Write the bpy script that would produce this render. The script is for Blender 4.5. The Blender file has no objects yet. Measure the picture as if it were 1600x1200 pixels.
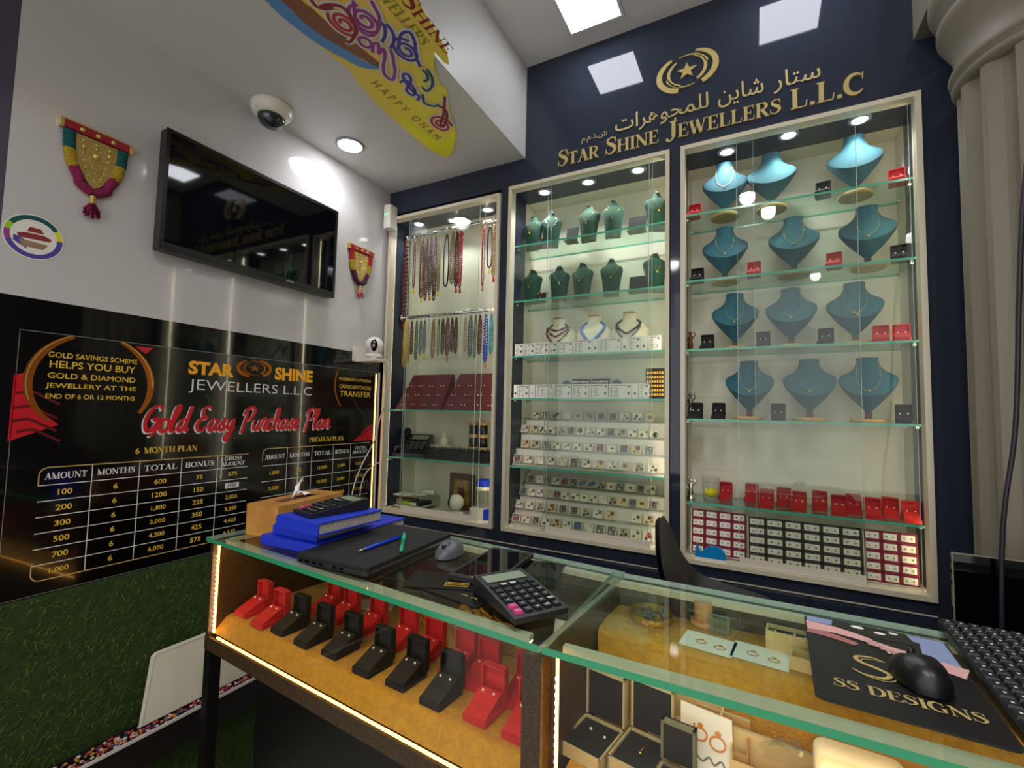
import bpy, math, random
from mathutils import Matrix, Vector
random.seed(7)
SC = bpy.context.scene
COL = SC.collection
PI = math.pi
V = Vector

# ------------------------------------------------------------------ camera, world, exposure
EYE = 1.40
cam_d = bpy.data.cameras.new('camera')
cam_d.sensor_width = 36.0
cam_d.lens = 722.34 * 36 / 1600
cam_d.clip_start = 0.02
cam = bpy.data.objects.new('camera', cam_d)
COL.objects.link(cam)
yaw, pitch, roll = math.radians(27.827), math.radians(3.612), math.radians(1.314)
fwd = V((-math.sin(yaw) * math.cos(pitch), math.cos(yaw) * math.cos(pitch), math.sin(pitch)))
rt = V((math.cos(yaw), math.sin(yaw), 0))
up = rt.cross(fwd)
r2 = rt * math.cos(roll) + up * math.sin(roll)
u2 = up * math.cos(roll) - rt * math.sin(roll)
cam.matrix_world = Matrix(((r2.x, u2.x, -fwd.x, 0), (r2.y, u2.y, -fwd.y, 0), (r2.z, u2.z, -fwd.z, EYE), (0, 0, 0, 1)))
SC.camera = cam

world = bpy.data.worlds.new('mall_daylight')
SC.world = world
world.use_nodes = True
world.node_tree.nodes['Background'].inputs[0].default_value = (0.95, 0.93, 0.95, 1)
world.node_tree.nodes['Background'].inputs[1].default_value = 0.9

SC.view_settings.view_transform = 'Standard'
SC.view_settings.look = 'None'
SC.view_settings.exposure = 0.9
SC.view_settings.gamma = 1.0
SC.view_settings.use_curve_mapping = False

PANEL_RADIANCE = 8.5      # square ceiling panels
SPOT_W = 2.8               # one cabinet downlight
LED_RADIANCE = 5.5        # warm counter strips


# ------------------------------------------------------------------ materials
def C(h, a=1.0):
    h = h.lstrip('#')
    o = []
    for i in (0, 2, 4):
        c = int(h[i:i + 2], 16) / 255
        o.append(c / 12.92 if c <= .04045 else ((c + .055) / 1.055) ** 2.4)
    return (o[0], o[1], o[2], a)


MAT = {}


def mat(name, col='#888888', rough=.5, metal=0.0, spec=.5, emit=None, power=0.0, coat=0.0, noise=None, bump=None, ior=None, sheen=0.0):
    """Procedural principled material; noise=(scale, second colour), bump=(scale, strength)."""
    m = bpy.data.materials.new(name)
    m.use_nodes = True
    nt = m.node_tree
    b = nt.nodes['Principled BSDF']
    c = C(col) if isinstance(col, str) else col
    b.inputs['Base Color'].default_value = c
    b.inputs['Roughness'].default_value = rough
    b.inputs['Metallic'].default_value = metal
    b.inputs['Specular IOR Level'].default_value = spec
    b.inputs['Coat Weight'].default_value = coat
    b.inputs['Coat Roughness'].default_value = .03
    if ior:
        b.inputs['IOR'].default_value = ior
    if sheen:
        b.inputs['Sheen Weight'].default_value = sheen
    if emit:
        b.inputs['Emission Color'].default_value = C(emit) if isinstance(emit, str) else emit
        b.inputs['Emission Strength'].default_value = power
    if noise or bump:
        tc = nt.nodes.new('ShaderNodeTexCoord')
    if noise:
        n = nt.nodes.new('ShaderNodeTexNoise')
        n.inputs['Scale'].default_value = noise[0]
        n.inputs['Detail'].default_value = 5
        nt.links.new(tc.outputs['Object'], n.inputs['Vector'])
        r = nt.nodes.new('ShaderNodeValToRGB')
        r.color_ramp.elements[0].position = .35
        r.color_ramp.elements[1].position = .68
        r.color_ramp.elements[0].color = c
        r.color_ramp.elements[1].color = C(noise[1])
        nt.links.new(n.outputs['Fac'], r.inputs['Fac'])
        nt.links.new(r.outputs['Color'], b.inputs['Base Color'])
    if bump:
        n2 = nt.nodes.new('ShaderNodeTexNoise')
        n2.inputs['Scale'].default_value = bump[0]
        n2.inputs['Detail'].default_value = 4
        nt.links.new(tc.outputs['Object'], n2.inputs['Vector'])
        bp = nt.nodes.new('ShaderNodeBump')
        bp.inputs['Strength'].default_value = bump[1]
        bp.inputs['Distance'].default_value = .01
        nt.links.new(n2.outputs['Fac'], bp.inputs['Height'])
        nt.links.new(bp.outputs['Normal'], b.inputs['Normal'])
    MAT[name] = m
    return m


def glass(name, tint, ior=1.45, rough=0.0):
    """Thin clear sheet: transmits with a slight tint and mirrors by Fresnel."""
    m = bpy.data.materials.new(name)
    m.use_nodes = True
    nt = m.node_tree
    nt.nodes.remove(nt.nodes['Principled BSDF'])
    out = nt.nodes['Material Output']
    t = nt.nodes.new('ShaderNodeBsdfTransparent')
    t.inputs[0].default_value = C(tint)
    g = nt.nodes.new('ShaderNodeBsdfGlossy')
    g.inputs['Roughness'].default_value = rough
    f = nt.nodes.new('ShaderNodeFresnel')
    geo = nt.nodes.new('ShaderNodeNewGeometry')      # the same Fresnel on both sides of the thin sheet
    mr = nt.nodes.new('ShaderNodeMapRange')
    mr.inputs['To Min'].default_value = ior
    mr.inputs['To Max'].default_value = 1 / ior
    nt.links.new(geo.outputs['Backfacing'], mr.inputs['Value'])
    nt.links.new(mr.outputs['Result'], f.inputs['IOR'])
    mx = nt.nodes.new('ShaderNodeMixShader')
    nt.links.new(f.outputs[0], mx.inputs[0])
    nt.links.new(t.outputs[0], mx.inputs[1])
    nt.links.new(g.outputs[0], mx.inputs[2])
    nt.links.new(mx.outputs[0], out.inputs[0])
    MAT[name] = m
    return m


mat('white_lacquer', '#c9c7c4', .10, coat=.4)
mat('ceiling_white', '#e0dedc', .6)
mat('soffit_white', '#cfceca', .45)
mat('navy_gloss', '#2a303d', .05, spec=.45)
mat('niche_navy', '#2a3040', .3)
mat('black_gloss', '#050609', .06, spec=.6, coat=.4)
mat('storefront_purple', '#4a4658', .4)
mat('floor_tile', '#b8b2a8', .25, noise=(6, '#aaa49a'))
mat('grey_wall', '#5a5752', .6)
mat('niche_white', '#dedac4', .4)
mat('frame_white', '#cfc7ac', .35)
mat('rail_white', '#d8d0bf', .35)
glass('pane_glass', '#f4f8f4')
glass('shelf_glass', '#f0faf4')
glass('top_glass', '#f0f8f2', 1.42)
glass('clear_plastic', '#f2f4f2', 1.4, .03)
mat('glass_edge', '#2f8f63', .12, emit=None, spec=.6)
mat('glass_edge_light', '#57b496', .12, spec=.6)
mat('pane_edge', '#a4b8ae', .15, spec=.6)
mat('chrome', '#d8d8d8', .12, metal=1)
mat('steel', '#a8a8a8', .3, metal=1)
mat('gold_letter', '#bba766', .45, metal=.15)
mat('gold', '#d9a441', .22, metal=1)
mat('pale_gold', '#d8bd6c', .32, metal=.7)
mat('plate_gold', '#b49a56', .35, metal=.6, bump=(260, .5))
mat('silver', '#e6e2da', .18, metal=1)
mat('pearl', '#f2ead8', .15, spec=.8)
mat('lamp_white', '#ffffff', .5, emit='#f4f6ff', power=PANEL_RADIANCE)
mat('spot_lens', '#ffffff', .5, emit='#f2f4ff', power=9)
mat('downlight_lens', '#ffffff', .5, emit='#f6f4ff', power=40)
mat('lamp_rim', '#9a98a2', .4)
mat('led_top_fill', '#ffb066', .5, emit=(1.0, .66, .26, 1), power=10)  # added fill strip that brightens the counter interior from above
mat('led_warm', '#ffb066', .5, emit=(1.0, .44, .08, 1), power=LED_RADIANCE)
mat('led_bead', '#ffc080', .5, emit=(1.0, .72, .42, 1), power=16)
mat('led_white', '#ffffff', .5, emit='#fff0c8', power=15)
mat('led_white_mid', '#ffffff', .5, emit='#fff4d4', power=24)
mat('led_white_bead', '#ffffff', .5, emit='#fff6e0', power=8)
mat('led_tape', '#d8b070', .5)
mat('black_plastic', '#0d0e10', .35)
mat('matte_black', '#121212', .6)
mat('soft_black', '#0b0a09', .75)
mat('dark_grey', '#1d1e21', .4)
mat('screen_black', '#030406', .04, spec=.5)
mat('white_plastic', '#e2ddd0', .35)
mat('cream', '#e6dcc0', .5)
mat('paper', '#e8e4da', .7)
mat('page_edge', '#b8b0a4', .8, noise=(300, '#8a8278'))
mat('print_grey', '#77756c', .7)
mat('ink_black', '#1a1a1a', .6)
mat('blue_cloth', '#0a2fbf', .5, bump=(500, .15))
mat('red_velvet', '#b8060e', .65, sheen=.1)
mat('crimson_velvet', '#560510', .7)
mat('teal_velvet', '#2f6572', .85, sheen=.1, noise=(60, '#2b5d6a'))
mat('green_velvet', '#12402f', .85, sheen=.1)
mat('light_wood', '#d9b070', .5, noise=(30, '#c99a58'))
mat('box_wood', '#c08a3c', .45, noise=(18, '#a87230'))
mat('stem_brown', '#5a3020', .5)
mat('tissue', '#f2efe8', .8)
mat('gold_fabric', '#c48e10', .5, metal=.25, noise=(90, '#ad7c0e'), bump=(220, .35), sheen=.2)
mat('bronze_panel', '#2c1e0c', .4, noise=(140, '#463012'), bump=(300, .3))
mat('dark_base', '#060505', .35)
mat('turf_dark', '#2a400c', .9, noise=(40, '#1e3208'))
mat('turf_a', '#4a6216', .8)
mat('turf_b', '#355010', .8)
mat('turf_c', '#66741e', .8)
mat('ledge_dark', '#140f0c', .4)
mat('ledge_white', '#c8c2ba', .5)
mat('board_cream', '#d8d0b8', .35, spec=.6)
mat('pebble_red', '#8a1828', .4)
mat('pebble_blue', '#20406a', .4)
mat('pebble_white', '#c8b8b0', .4)
mat('pebble_gold', '#a87a28', .4)
mat('poster_black', '#070505', .12, spec=.6, coat=.4)
mat('poster_gold', '#d9b23c', .4)
mat('poster_amber', '#f2a91e', .4)
mat('poster_white', '#d9d6cf', .4)
mat('poster_red', '#c01020', .4)
mat('poster_darkred', '#5c0510', .4)
mat('ring_gold', '#b8661e', .25, metal=.6)
mat('pale_border', '#c0a060', .4)
mat('stick_yellow', '#f4e644', .5, noise=(1.6, '#f0cc60'))
mat('stick_lime', '#f2f020', .5)
mat('stick_sand', '#d9b25c', .5)
mat('stick_blue', '#5b93c9', .5)
mat('stick_brown', '#8a5a3e', .5)
mat('stick_white', '#dcd8cc', .5)
mat('ink_red', '#b8323a', .5)
mat('ink_magenta', '#9a3a86', .5)
mat('ink_violet', '#4a3f9a', .5)
mat('ink_green', '#3f5a44', .5)
mat('ink_olive', '#8a8a30', .5)
mat('ink_crimson', '#8a2a2c', .5)
mat('yarn_teal', '#0f5a5c', .9, bump=(180, .8))
mat('yarn_yellow', '#b89a22', .9, bump=(180, .8))
mat('yarn_magenta', '#8a1a4a', .9, bump=(180, .8))
mat('yarn_red', '#b01a20', .9, bump=(180, .8))
mat('yarn_purple', '#4a1238', .9, bump=(180, .8))
mat('yarn_pink', '#e07a78', .9, bump=(180, .8))
mat('bar_red', '#9a1424', .4)
mat('bead_brown', '#5c3526', .6)
mat('bead_darkred', '#5a1018', .4)
mat('bead_red', '#b01828', .4)
mat('bead_dark', '#1c1a1e', .35)
mat('bead_tan', '#9a7a5a', .5)
mat('bead_grey', '#6a6a76', .4)
mat('bead_teal', '#1a8a96', .4)
mat('bead_green', '#2a6a3c', .4)
mat('bead_blue', '#2a50b0', .35)
mat('bead_pearl', '#dcd6c4', .25)
mat('bead_garnet', '#6a2a24', .35)
mat('thread_yellow', '#d0a82a', .7)
mat('tag_yellow', '#e0d62a', .6)
mat('tag_orange', '#d87a20', .6)
mat('gem_grey', '#55565a', .15, spec=.8)
mat('gem_red', '#a01828', .12, spec=.8)
mat('gem_brown', '#5a4030', .15, spec=.8)
mat('gem_green', '#22503a', .12, spec=.8)
mat('gem_blue', '#3a70b0', .12, spec=.8)
mat('gem_white', '#c8c4b4', .12, spec=.8)
mat('gem_plum', '#4a2838', .12, spec=.8)
mat('tray_brown', '#3c2a24', .6)
mat('tray_red', '#7c0c26', .6)
mat('tape_blue', '#0f86c4', .3)
mat('lemon', '#e2d41e', .45)
mat('water', '#e8ecdc', .05, spec=.8)
mat('pewter', '#8a8880', .3, metal=.9)
mat('figure_bronze', '#5a3020', .4)
mat('mouse_grey', '#55575d', .4)
mat('lcd', '#8a9880', .25)
mat('key_dark', '#1a1c20', .35)
mat('key_white', '#cfcfcc', .4)
mat('key_pink', '#c43a7a', .4)
mat('pen_blue', '#1438c4', .25)
mat('pen_green', '#18a070', .25)
mat('flyer_black', '#0c0b0c', .25)
mat('pad_gold', '#b39c5e', .45)
mat('skin_print', '#dba8a4', .4)
mat('skin_print_dark', '#a86a68', .4)
mat('print_blue', '#8a98bc', .4)
mat('print_dark', '#161214', .3)
mat('chair_shell', '#2c2923', .45)
mat('column_paint', '#777060', .6)
mat('cable_black', '#1a1622', .5)
mat('cable_white', '#cfc4ae', .5)
mat('smoke_dome', '#20282c', .05, spec=.8)
mat('led_green', '#30ff60', .5, emit='#30ff60', power=2)
mat('cardboard', '#b88a4e', .7)
mat('card_cream', '#d9bb82', .6)
mat('box_grey_green', '#6c6c52', .5)
mat('box_trim', '#b8aa80', .4)
mat('jar_lid_gold', '#b89a4a', .4, metal=.4)
mat('marker_green', '#9ad018', .4)
mat('ring_orange', '#d08030', .4)
mat('lace_blue', '#3a62c0', .4)
mat('pink_coral', '#c89090', .4)
mat('brown_roll', '#c89058', .5)
mat('gold_foil', '#b8862a', .3, metal=.6, bump=(60, 1.0))
mat('picture_art', '#a8883a', .5, noise=(30, '#6a5a2a'))


# ------------------------------------------------------------------ mesh builder
class MB:
    def __init__(s, m=None):
        s.v, s.f, s.mi, s.sm, s.mats = [], [], [], [], []
        s.cur = 0
        s.M = Matrix()
        if m:
            s.use(m)

    def use(s, m):
        if m not in s.mats:
            s.mats.append(m)
        s.cur = s.mats.index(m)
        return s

    def at(s, loc=(0, 0, 0), rz=0, rx=0, ry=0, sc=1):
        s.M = Matrix.Translation(loc) @ Matrix.Rotation(rz, 4, 'Z') @ Matrix.Rotation(ry, 4, 'Y') @ Matrix.Rotation(rx, 4, 'X') @ Matrix.Scale(sc, 4)
        return s

    def add(s, vs, fs, smooth=False):
        n = len(s.v)
        s.v += [tuple(s.M @ V(p)) for p in vs]
        s.f += [tuple(i + n for i in f) for f in fs]
        s.mi += [s.cur] * len(fs)
        s.sm += [smooth] * len(fs)
        return s

    def box(s, a, b):
        x0, y0, z0 = a
        x1, y1, z1 = b
        return s.add([(x0, y0, z0), (x1, y0, z0), (x1, y1, z0), (x0, y1, z0), (x0, y0, z1), (x1, y0, z1), (x1, y1, z1), (x0, y1, z1)],
                     [(0, 3, 2, 1), (4, 5, 6, 7), (0, 1, 5, 4), (1, 2, 6, 5), (2, 3, 7, 6), (3, 0, 4, 7)])

    def rbox(s, a, b, r=.003, seg=3, axis=2):
        """Box whose corners are rounded around one axis."""
        ax = [i for i in range(3) if i != axis]
        if axis == 1:
            ax = [2, 0]
        i, j = ax
        pts = rrect(a[i], a[j], b[i], b[j], r, seg)
        lo, hi = [], []
        for p in pts:
            q = [0, 0, 0]
            q[i], q[j], q[axis] = p[0], p[1], a[axis]
            lo.append(tuple(q))
            q[axis] = b[axis]
            hi.append(tuple(q))
        n = len(pts)
        return s.add(lo + hi, [tuple(range(n - 1, -1, -1)), tuple(range(n, 2 * n))] + [(k, (k + 1) % n, n + (k + 1) % n, n + k) for k in range(n)])

    def prism(s, poly, h0, h1, fr=None):
        """Extrude a 2D outline between heights; fr maps (u, v, h) to space."""
        fr = fr or (lambda u, v, h: (u, v, h))
        n = len(poly)
        a = sum(poly[i][0] * poly[(i + 1) % n][1] - poly[(i + 1) % n][0] * poly[i][1] for i in range(n))
        if a < 0:
            poly = poly[::-1]
        return s.add([fr(u, v, h0) for u, v in poly] + [fr(u, v, h1) for u, v in poly],
                     [tuple(range(n - 1, -1, -1)), tuple(range(n, 2 * n))] + [(k, (k + 1) % n, n + (k + 1) % n, n + k) for k in range(n)])

    def lathe(s, prof, n=20, smooth=True, c=(0, 0, 0), caps=True):
        vs, fs = [], []
        for r, z in prof:
            for k in range(n):
                t = 2 * PI * k / n
                vs.append((c[0] + r * math.cos(t), c[1] + r * math.sin(t), c[2] + z))
        for i in range(len(prof) - 1):
            for k in range(n):
                fs.append((i * n + k, i * n + (k + 1) % n, (i + 1) * n + (k + 1) % n, (i + 1) * n + k))
        s.add(vs, fs, smooth)
        if caps:
            m = len(s.v) - len(vs)
            L = len(prof) - 1
            for f in (tuple(range(n - 1, -1, -1)), tuple(range(L * n, L * n + n))):
                s.f.append(tuple(m + i for i in f))
                s.mi.append(s.cur)
                s.sm.append(False)
        return s

    def tube(s, pts, r, n=8, closed=False):
        pts = [V(p) for p in pts]
        m = len(pts)
        rs = r if isinstance(r, (list, tuple)) else [r] * m
        vs, fs = [], []
        prev = None
        for i, p in enumerate(pts):
            a = pts[i - 1] if (i or closed) else pts[0]
            b = pts[(i + 1) % m] if (i < m - 1 or closed) else pts[-1]
            t = (b - a)
            t = t.normalized() if t.length > 1e-9 else V((0, 0, 1))
            if prev is None:
                q = V((0, 0, 1)) if abs(t.z) < .9 else V((1, 0, 0))
                x = t.cross(q).normalized()
            else:
                x = (prev - t * prev.dot(t))
                x = x.normalized() if x.length > 1e-6 else t.orthogonal().normalized()
            prev = x
            y = t.cross(x)
            for k in range(n):
                an = 2 * PI * k / n
                vs.append(p + (x * math.cos(an) + y * math.sin(an)) * rs[i])
        for i in range(m if closed else m - 1):
            j = (i + 1) % m
            for k in range(n):
                fs.append((i * n + k, i * n + (k + 1) % n, j * n + (k + 1) % n, j * n + k))
        if not closed:
            fs += [tuple(range(n - 1, -1, -1)), tuple(range((m - 1) * n, m * n))]
        return s.add(vs, fs, True)

    def cyl(s, a, b, r, n=12):
        return s.tube([a, b], r, n)

    def ball(s, c, r, n=8, m=6):
        rx, ry, rz = r if isinstance(r, (tuple, list)) else (r, r, r)
        vs = [(c[0], c[1], c[2] - rz)]
        for i in range(1, m):
            t = PI * i / m
            for k in range(n):
                a = 2 * PI * k / n
                vs.append((c[0] + rx * math.sin(t) * math.cos(a), c[1] + ry * math.sin(t) * math.sin(a), c[2] - rz * math.cos(t)))
        vs.append((c[0], c[1], c[2] + rz))
        fs = [(0, 1 + (k + 1) % n, 1 + k) for k in range(n)]
        for i in range(m - 2):
            o = 1 + i * n
            fs += [(o + k, o + (k + 1) % n, o + n + (k + 1) % n, o + n + k) for k in range(n)]
        o = 1 + (m - 2) * n
        fs += [(o + k, o + (k + 1) % n, len(vs) - 1) for k in range(n)]
        return s.add(vs, fs, True)

    def grid(s, fn, nu, nv, smooth=True):
        vs = [fn(i / nu, j / nv) for j in range(nv + 1) for i in range(nu + 1)]
        w = nu + 1
        return s.add(vs, [(j * w + i, j * w + i + 1, (j + 1) * w + i + 1, (j + 1) * w + i) for j in range(nv) for i in range(nu)], smooth)

    def build(s, name, parent=None, world=False):
        me = bpy.data.meshes.new(name)
        vs = s.v
        if world and parent is not None:
            inv = (Matrix.Translation(parent.location) @ parent.rotation_euler.to_matrix().to_4x4()).inverted()
            vs = [tuple(inv @ V(p)) for p in vs]
        me.from_pydata(vs, [], s.f)
        for m in s.mats:
            me.materials.append(MAT[m])
        me.polygons.foreach_set('material_index', s.mi)
        me.polygons.foreach_set('use_smooth', s.sm)
        me.update()
        o = bpy.data.objects.new(name, me)
        COL.objects.link(o)
        if parent is not None:
            o.parent = parent
        return o


def rrect(x0, y0, x1, y1, r, seg=4):
    out = []
    for cx, cy, a in ((x1 - r, y0 + r, -90), (x1 - r, y1 - r, 0), (x0 + r, y1 - r, 90), (x0 + r, y0 + r, 180)):
        for k in range(seg + 1):
            t = math.radians(a + 90 * k / seg)
            out.append((cx + r * math.cos(t), cy + r * math.sin(t)))
    return out


def tag(o, label=None, cat=None, group=None, kind=None):
    for k, v in (('label', label), ('category', cat), ('group', group), ('kind', kind)):
        if v:
            o[k] = v
    return o


def thing(name, label, cat, loc=(0, 0, 0), rz=0, group=None):
    o = bpy.data.objects.new(name, None)
    o.empty_display_size = .02
    COL.objects.link(o)
    o.location = loc
    o.rotation_euler = (0, 0, rz)
    return tag(o, label, cat, group)


def struct(name, mb):
    return tag(mb.build(name), kind='structure')


def dup(root, loc, rz, label, group=None, rx=None):
    """Copy a thing with its parts and their sub-parts."""
    r = root.copy()
    COL.objects.link(r)
    r.location = loc
    r.rotation_euler = (rx if rx is not None else root.rotation_euler[0], 0, rz)
    r['label'] = label
    if group:
        r['group'] = group
    for ch in root.children:
        c = ch.copy()
        COL.objects.link(c)
        c.parent = r
        for g in ch.children:
            d = g.copy()
            COL.objects.link(d)
            d.parent = c
    return r


ORD = ['first', 'second', 'third', 'fourth', 'fifth', 'sixth', 'seventh', 'eighth', 'ninth', 'tenth', 'eleventh', 'twelfth', 'thirteenth', 'fourteenth', 'fifteenth', 'sixteenth']


# frames: (u, v, h) -> space
def LW(x=-1.754):            # left wall: u = +y, v = up, h = into the room
    return lambda u, v, h: (x + h, u, v)


def BW(y=1.85):              # back wall: u = +x, v = up, h = towards the viewer
    return lambda u, v, h: (u, y - h, v)


def SF(z):                   # underside of the soffit: u = +y, v = +x, h = down
    return lambda u, v, h: (v, u, z - h)


def TOP(z):                  # lying flat: u = +x, v = +y, h = up
    return lambda u, v, h: (u, v, z + h)


_tc = {}


def glyphs(s, bold=0.0, shear=0.0, res=3):
    k = (s, bold, shear)
    if k not in _tc:
        c = bpy.data.curves.new('lettering', 'FONT')
        c.body = s
        c.resolution_u = res
        c.offset = bold
        c.shear = shear
        o = bpy.data.objects.new('lettering', c)
        COL.objects.link(o)
        dg = bpy.context.evaluated_depsgraph_get()
        me = o.evaluated_get(dg).to_mesh()
        vs = [(v.co.x, v.co.y) for v in me.vertices]
        fs = [tuple(p.vertices) for p in me.polygons]
        o.evaluated_get(dg).to_mesh_clear()
        bpy.data.objects.remove(o)
        bpy.data.curves.remove(c)
        xs = [p[0] for p in vs]
        ys = [p[1] for p in vs]
        x0, x1, y0, y1 = min(xs), max(xs), min(ys), max(ys)
        _tc[k] = ([((x - x0) / (x1 - x0), (y - y0) / (y1 - y0)) for x, y in vs], fs, (x1 - x0) / (y1 - y0))
    return _tc[k]


def text(mb, s, u0, v0, u1, v1, fr, h=.0012, bold=0.0, shear=0.0):
    """Lettering fitted into the box (u0, v0)-(u1, v1) of a frame."""
    vs, fs, asp = glyphs(s, bold, shear)
    mb.add([fr(u0 + a * (u1 - u0), v0 + b * (v1 - v0), h) for a, b in vs], fs)


def ctext(mb, s, uc, vc, hgt, fr, h=.0012, bold=0.0, sx=1.0):
    vs, fs, asp = glyphs(s, bold)
    w = asp * hgt * sx
    text(mb, s, uc - w / 2, vc - hgt / 2, uc + w / 2, vc + hgt / 2, fr, h, bold)


def band(pts, ws, closed=False):
    """Quads of a flat stroke with a varying width."""
    n = len(pts)
    L, R = [], []
    for i, p in enumerate(pts):
        a = pts[max(i - 1, 0)]
        b = pts[min(i + 1, n - 1)]
        dx, dy = b[0] - a[0], b[1] - a[1]
        d = math.hypot(dx, dy) or 1
        w = (ws[i] if isinstance(ws, (list, tuple)) else ws) / 2
        L.append((p[0] - dy / d * w, p[1] + dx / d * w))
        R.append((p[0] + dy / d * w, p[1] - dx / d * w))
    return L, R


def stroke(mb, pts, ws, fr, h0, h1=None):
    L, R = band(pts, ws)
    n = len(pts)
    if h1 is None:        # a hair of rise along the stroke keeps crossing paint layers apart
        mb.add([fr(u, v, h0 + 1.2e-5 * i) for i, (u, v) in enumerate(R)] + [fr(u, v, h0 + 1.2e-5 * i) for i, (u, v) in enumerate(L)], [(i, i + 1, n + i + 1, n + i) for i in range(n - 1)])
    else:
        vs = [fr(u, v, h) for h in (h0, h1) for P_ in (R, L) for u, v in P_]
        fs = []
        for i in range(n - 1):
            fs += [(2 * n + i, 2 * n + i + 1, 3 * n + i + 1, 3 * n + i), (i, i + 1, 2 * n + i + 1, 2 * n + i), (n + i + 1, n + i, 3 * n + i, 3 * n + i + 1)]
        fs += [(0, 2 * n, 3 * n, n), (n - 1, 2 * n - 1, 4 * n - 1, 3 * n - 1)]
        mb.add(vs, fs)


def arc(cx, cy, rx, ry, a0, a1, n=14):
    return [(cx + rx * math.cos(math.radians(a0 + (a1 - a0) * k / n)), cy + ry * math.sin(math.radians(a0 + (a1 - a0) * k / n))) for k in range(n + 1)]


def smooth_pts(pts, n=5):
    """Catmull-Rom through the points (2D or 3D)."""
    out = []
    m = len(pts)
    for i in range(m - 1):
        p0, p1, p2, p3 = pts[max(i - 1, 0)], pts[i], pts[i + 1], pts[min(i + 2, m - 1)]
        for k in range(n):
            t = k / n
            out.append(tuple(.5 * (2 * b + (c - a) * t + (2 * a - 5 * b + 4 * c - d) * t * t + (3 * b - a - 3 * c + d) * t ** 3) for a, b, c, d in zip(p0, p1, p2, p3)))
    out.append(tuple(pts[-1]))
    return out


# serif capitals: each glyph is (width, [strokes]); a stroke is (points, widths)
TK, TN, SFW, SFH = .19, .065, .13, .05


def _ser(x, y, w=.30):
    return ([(x - w / 2, y), (x + w / 2, y)], SFH)


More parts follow.
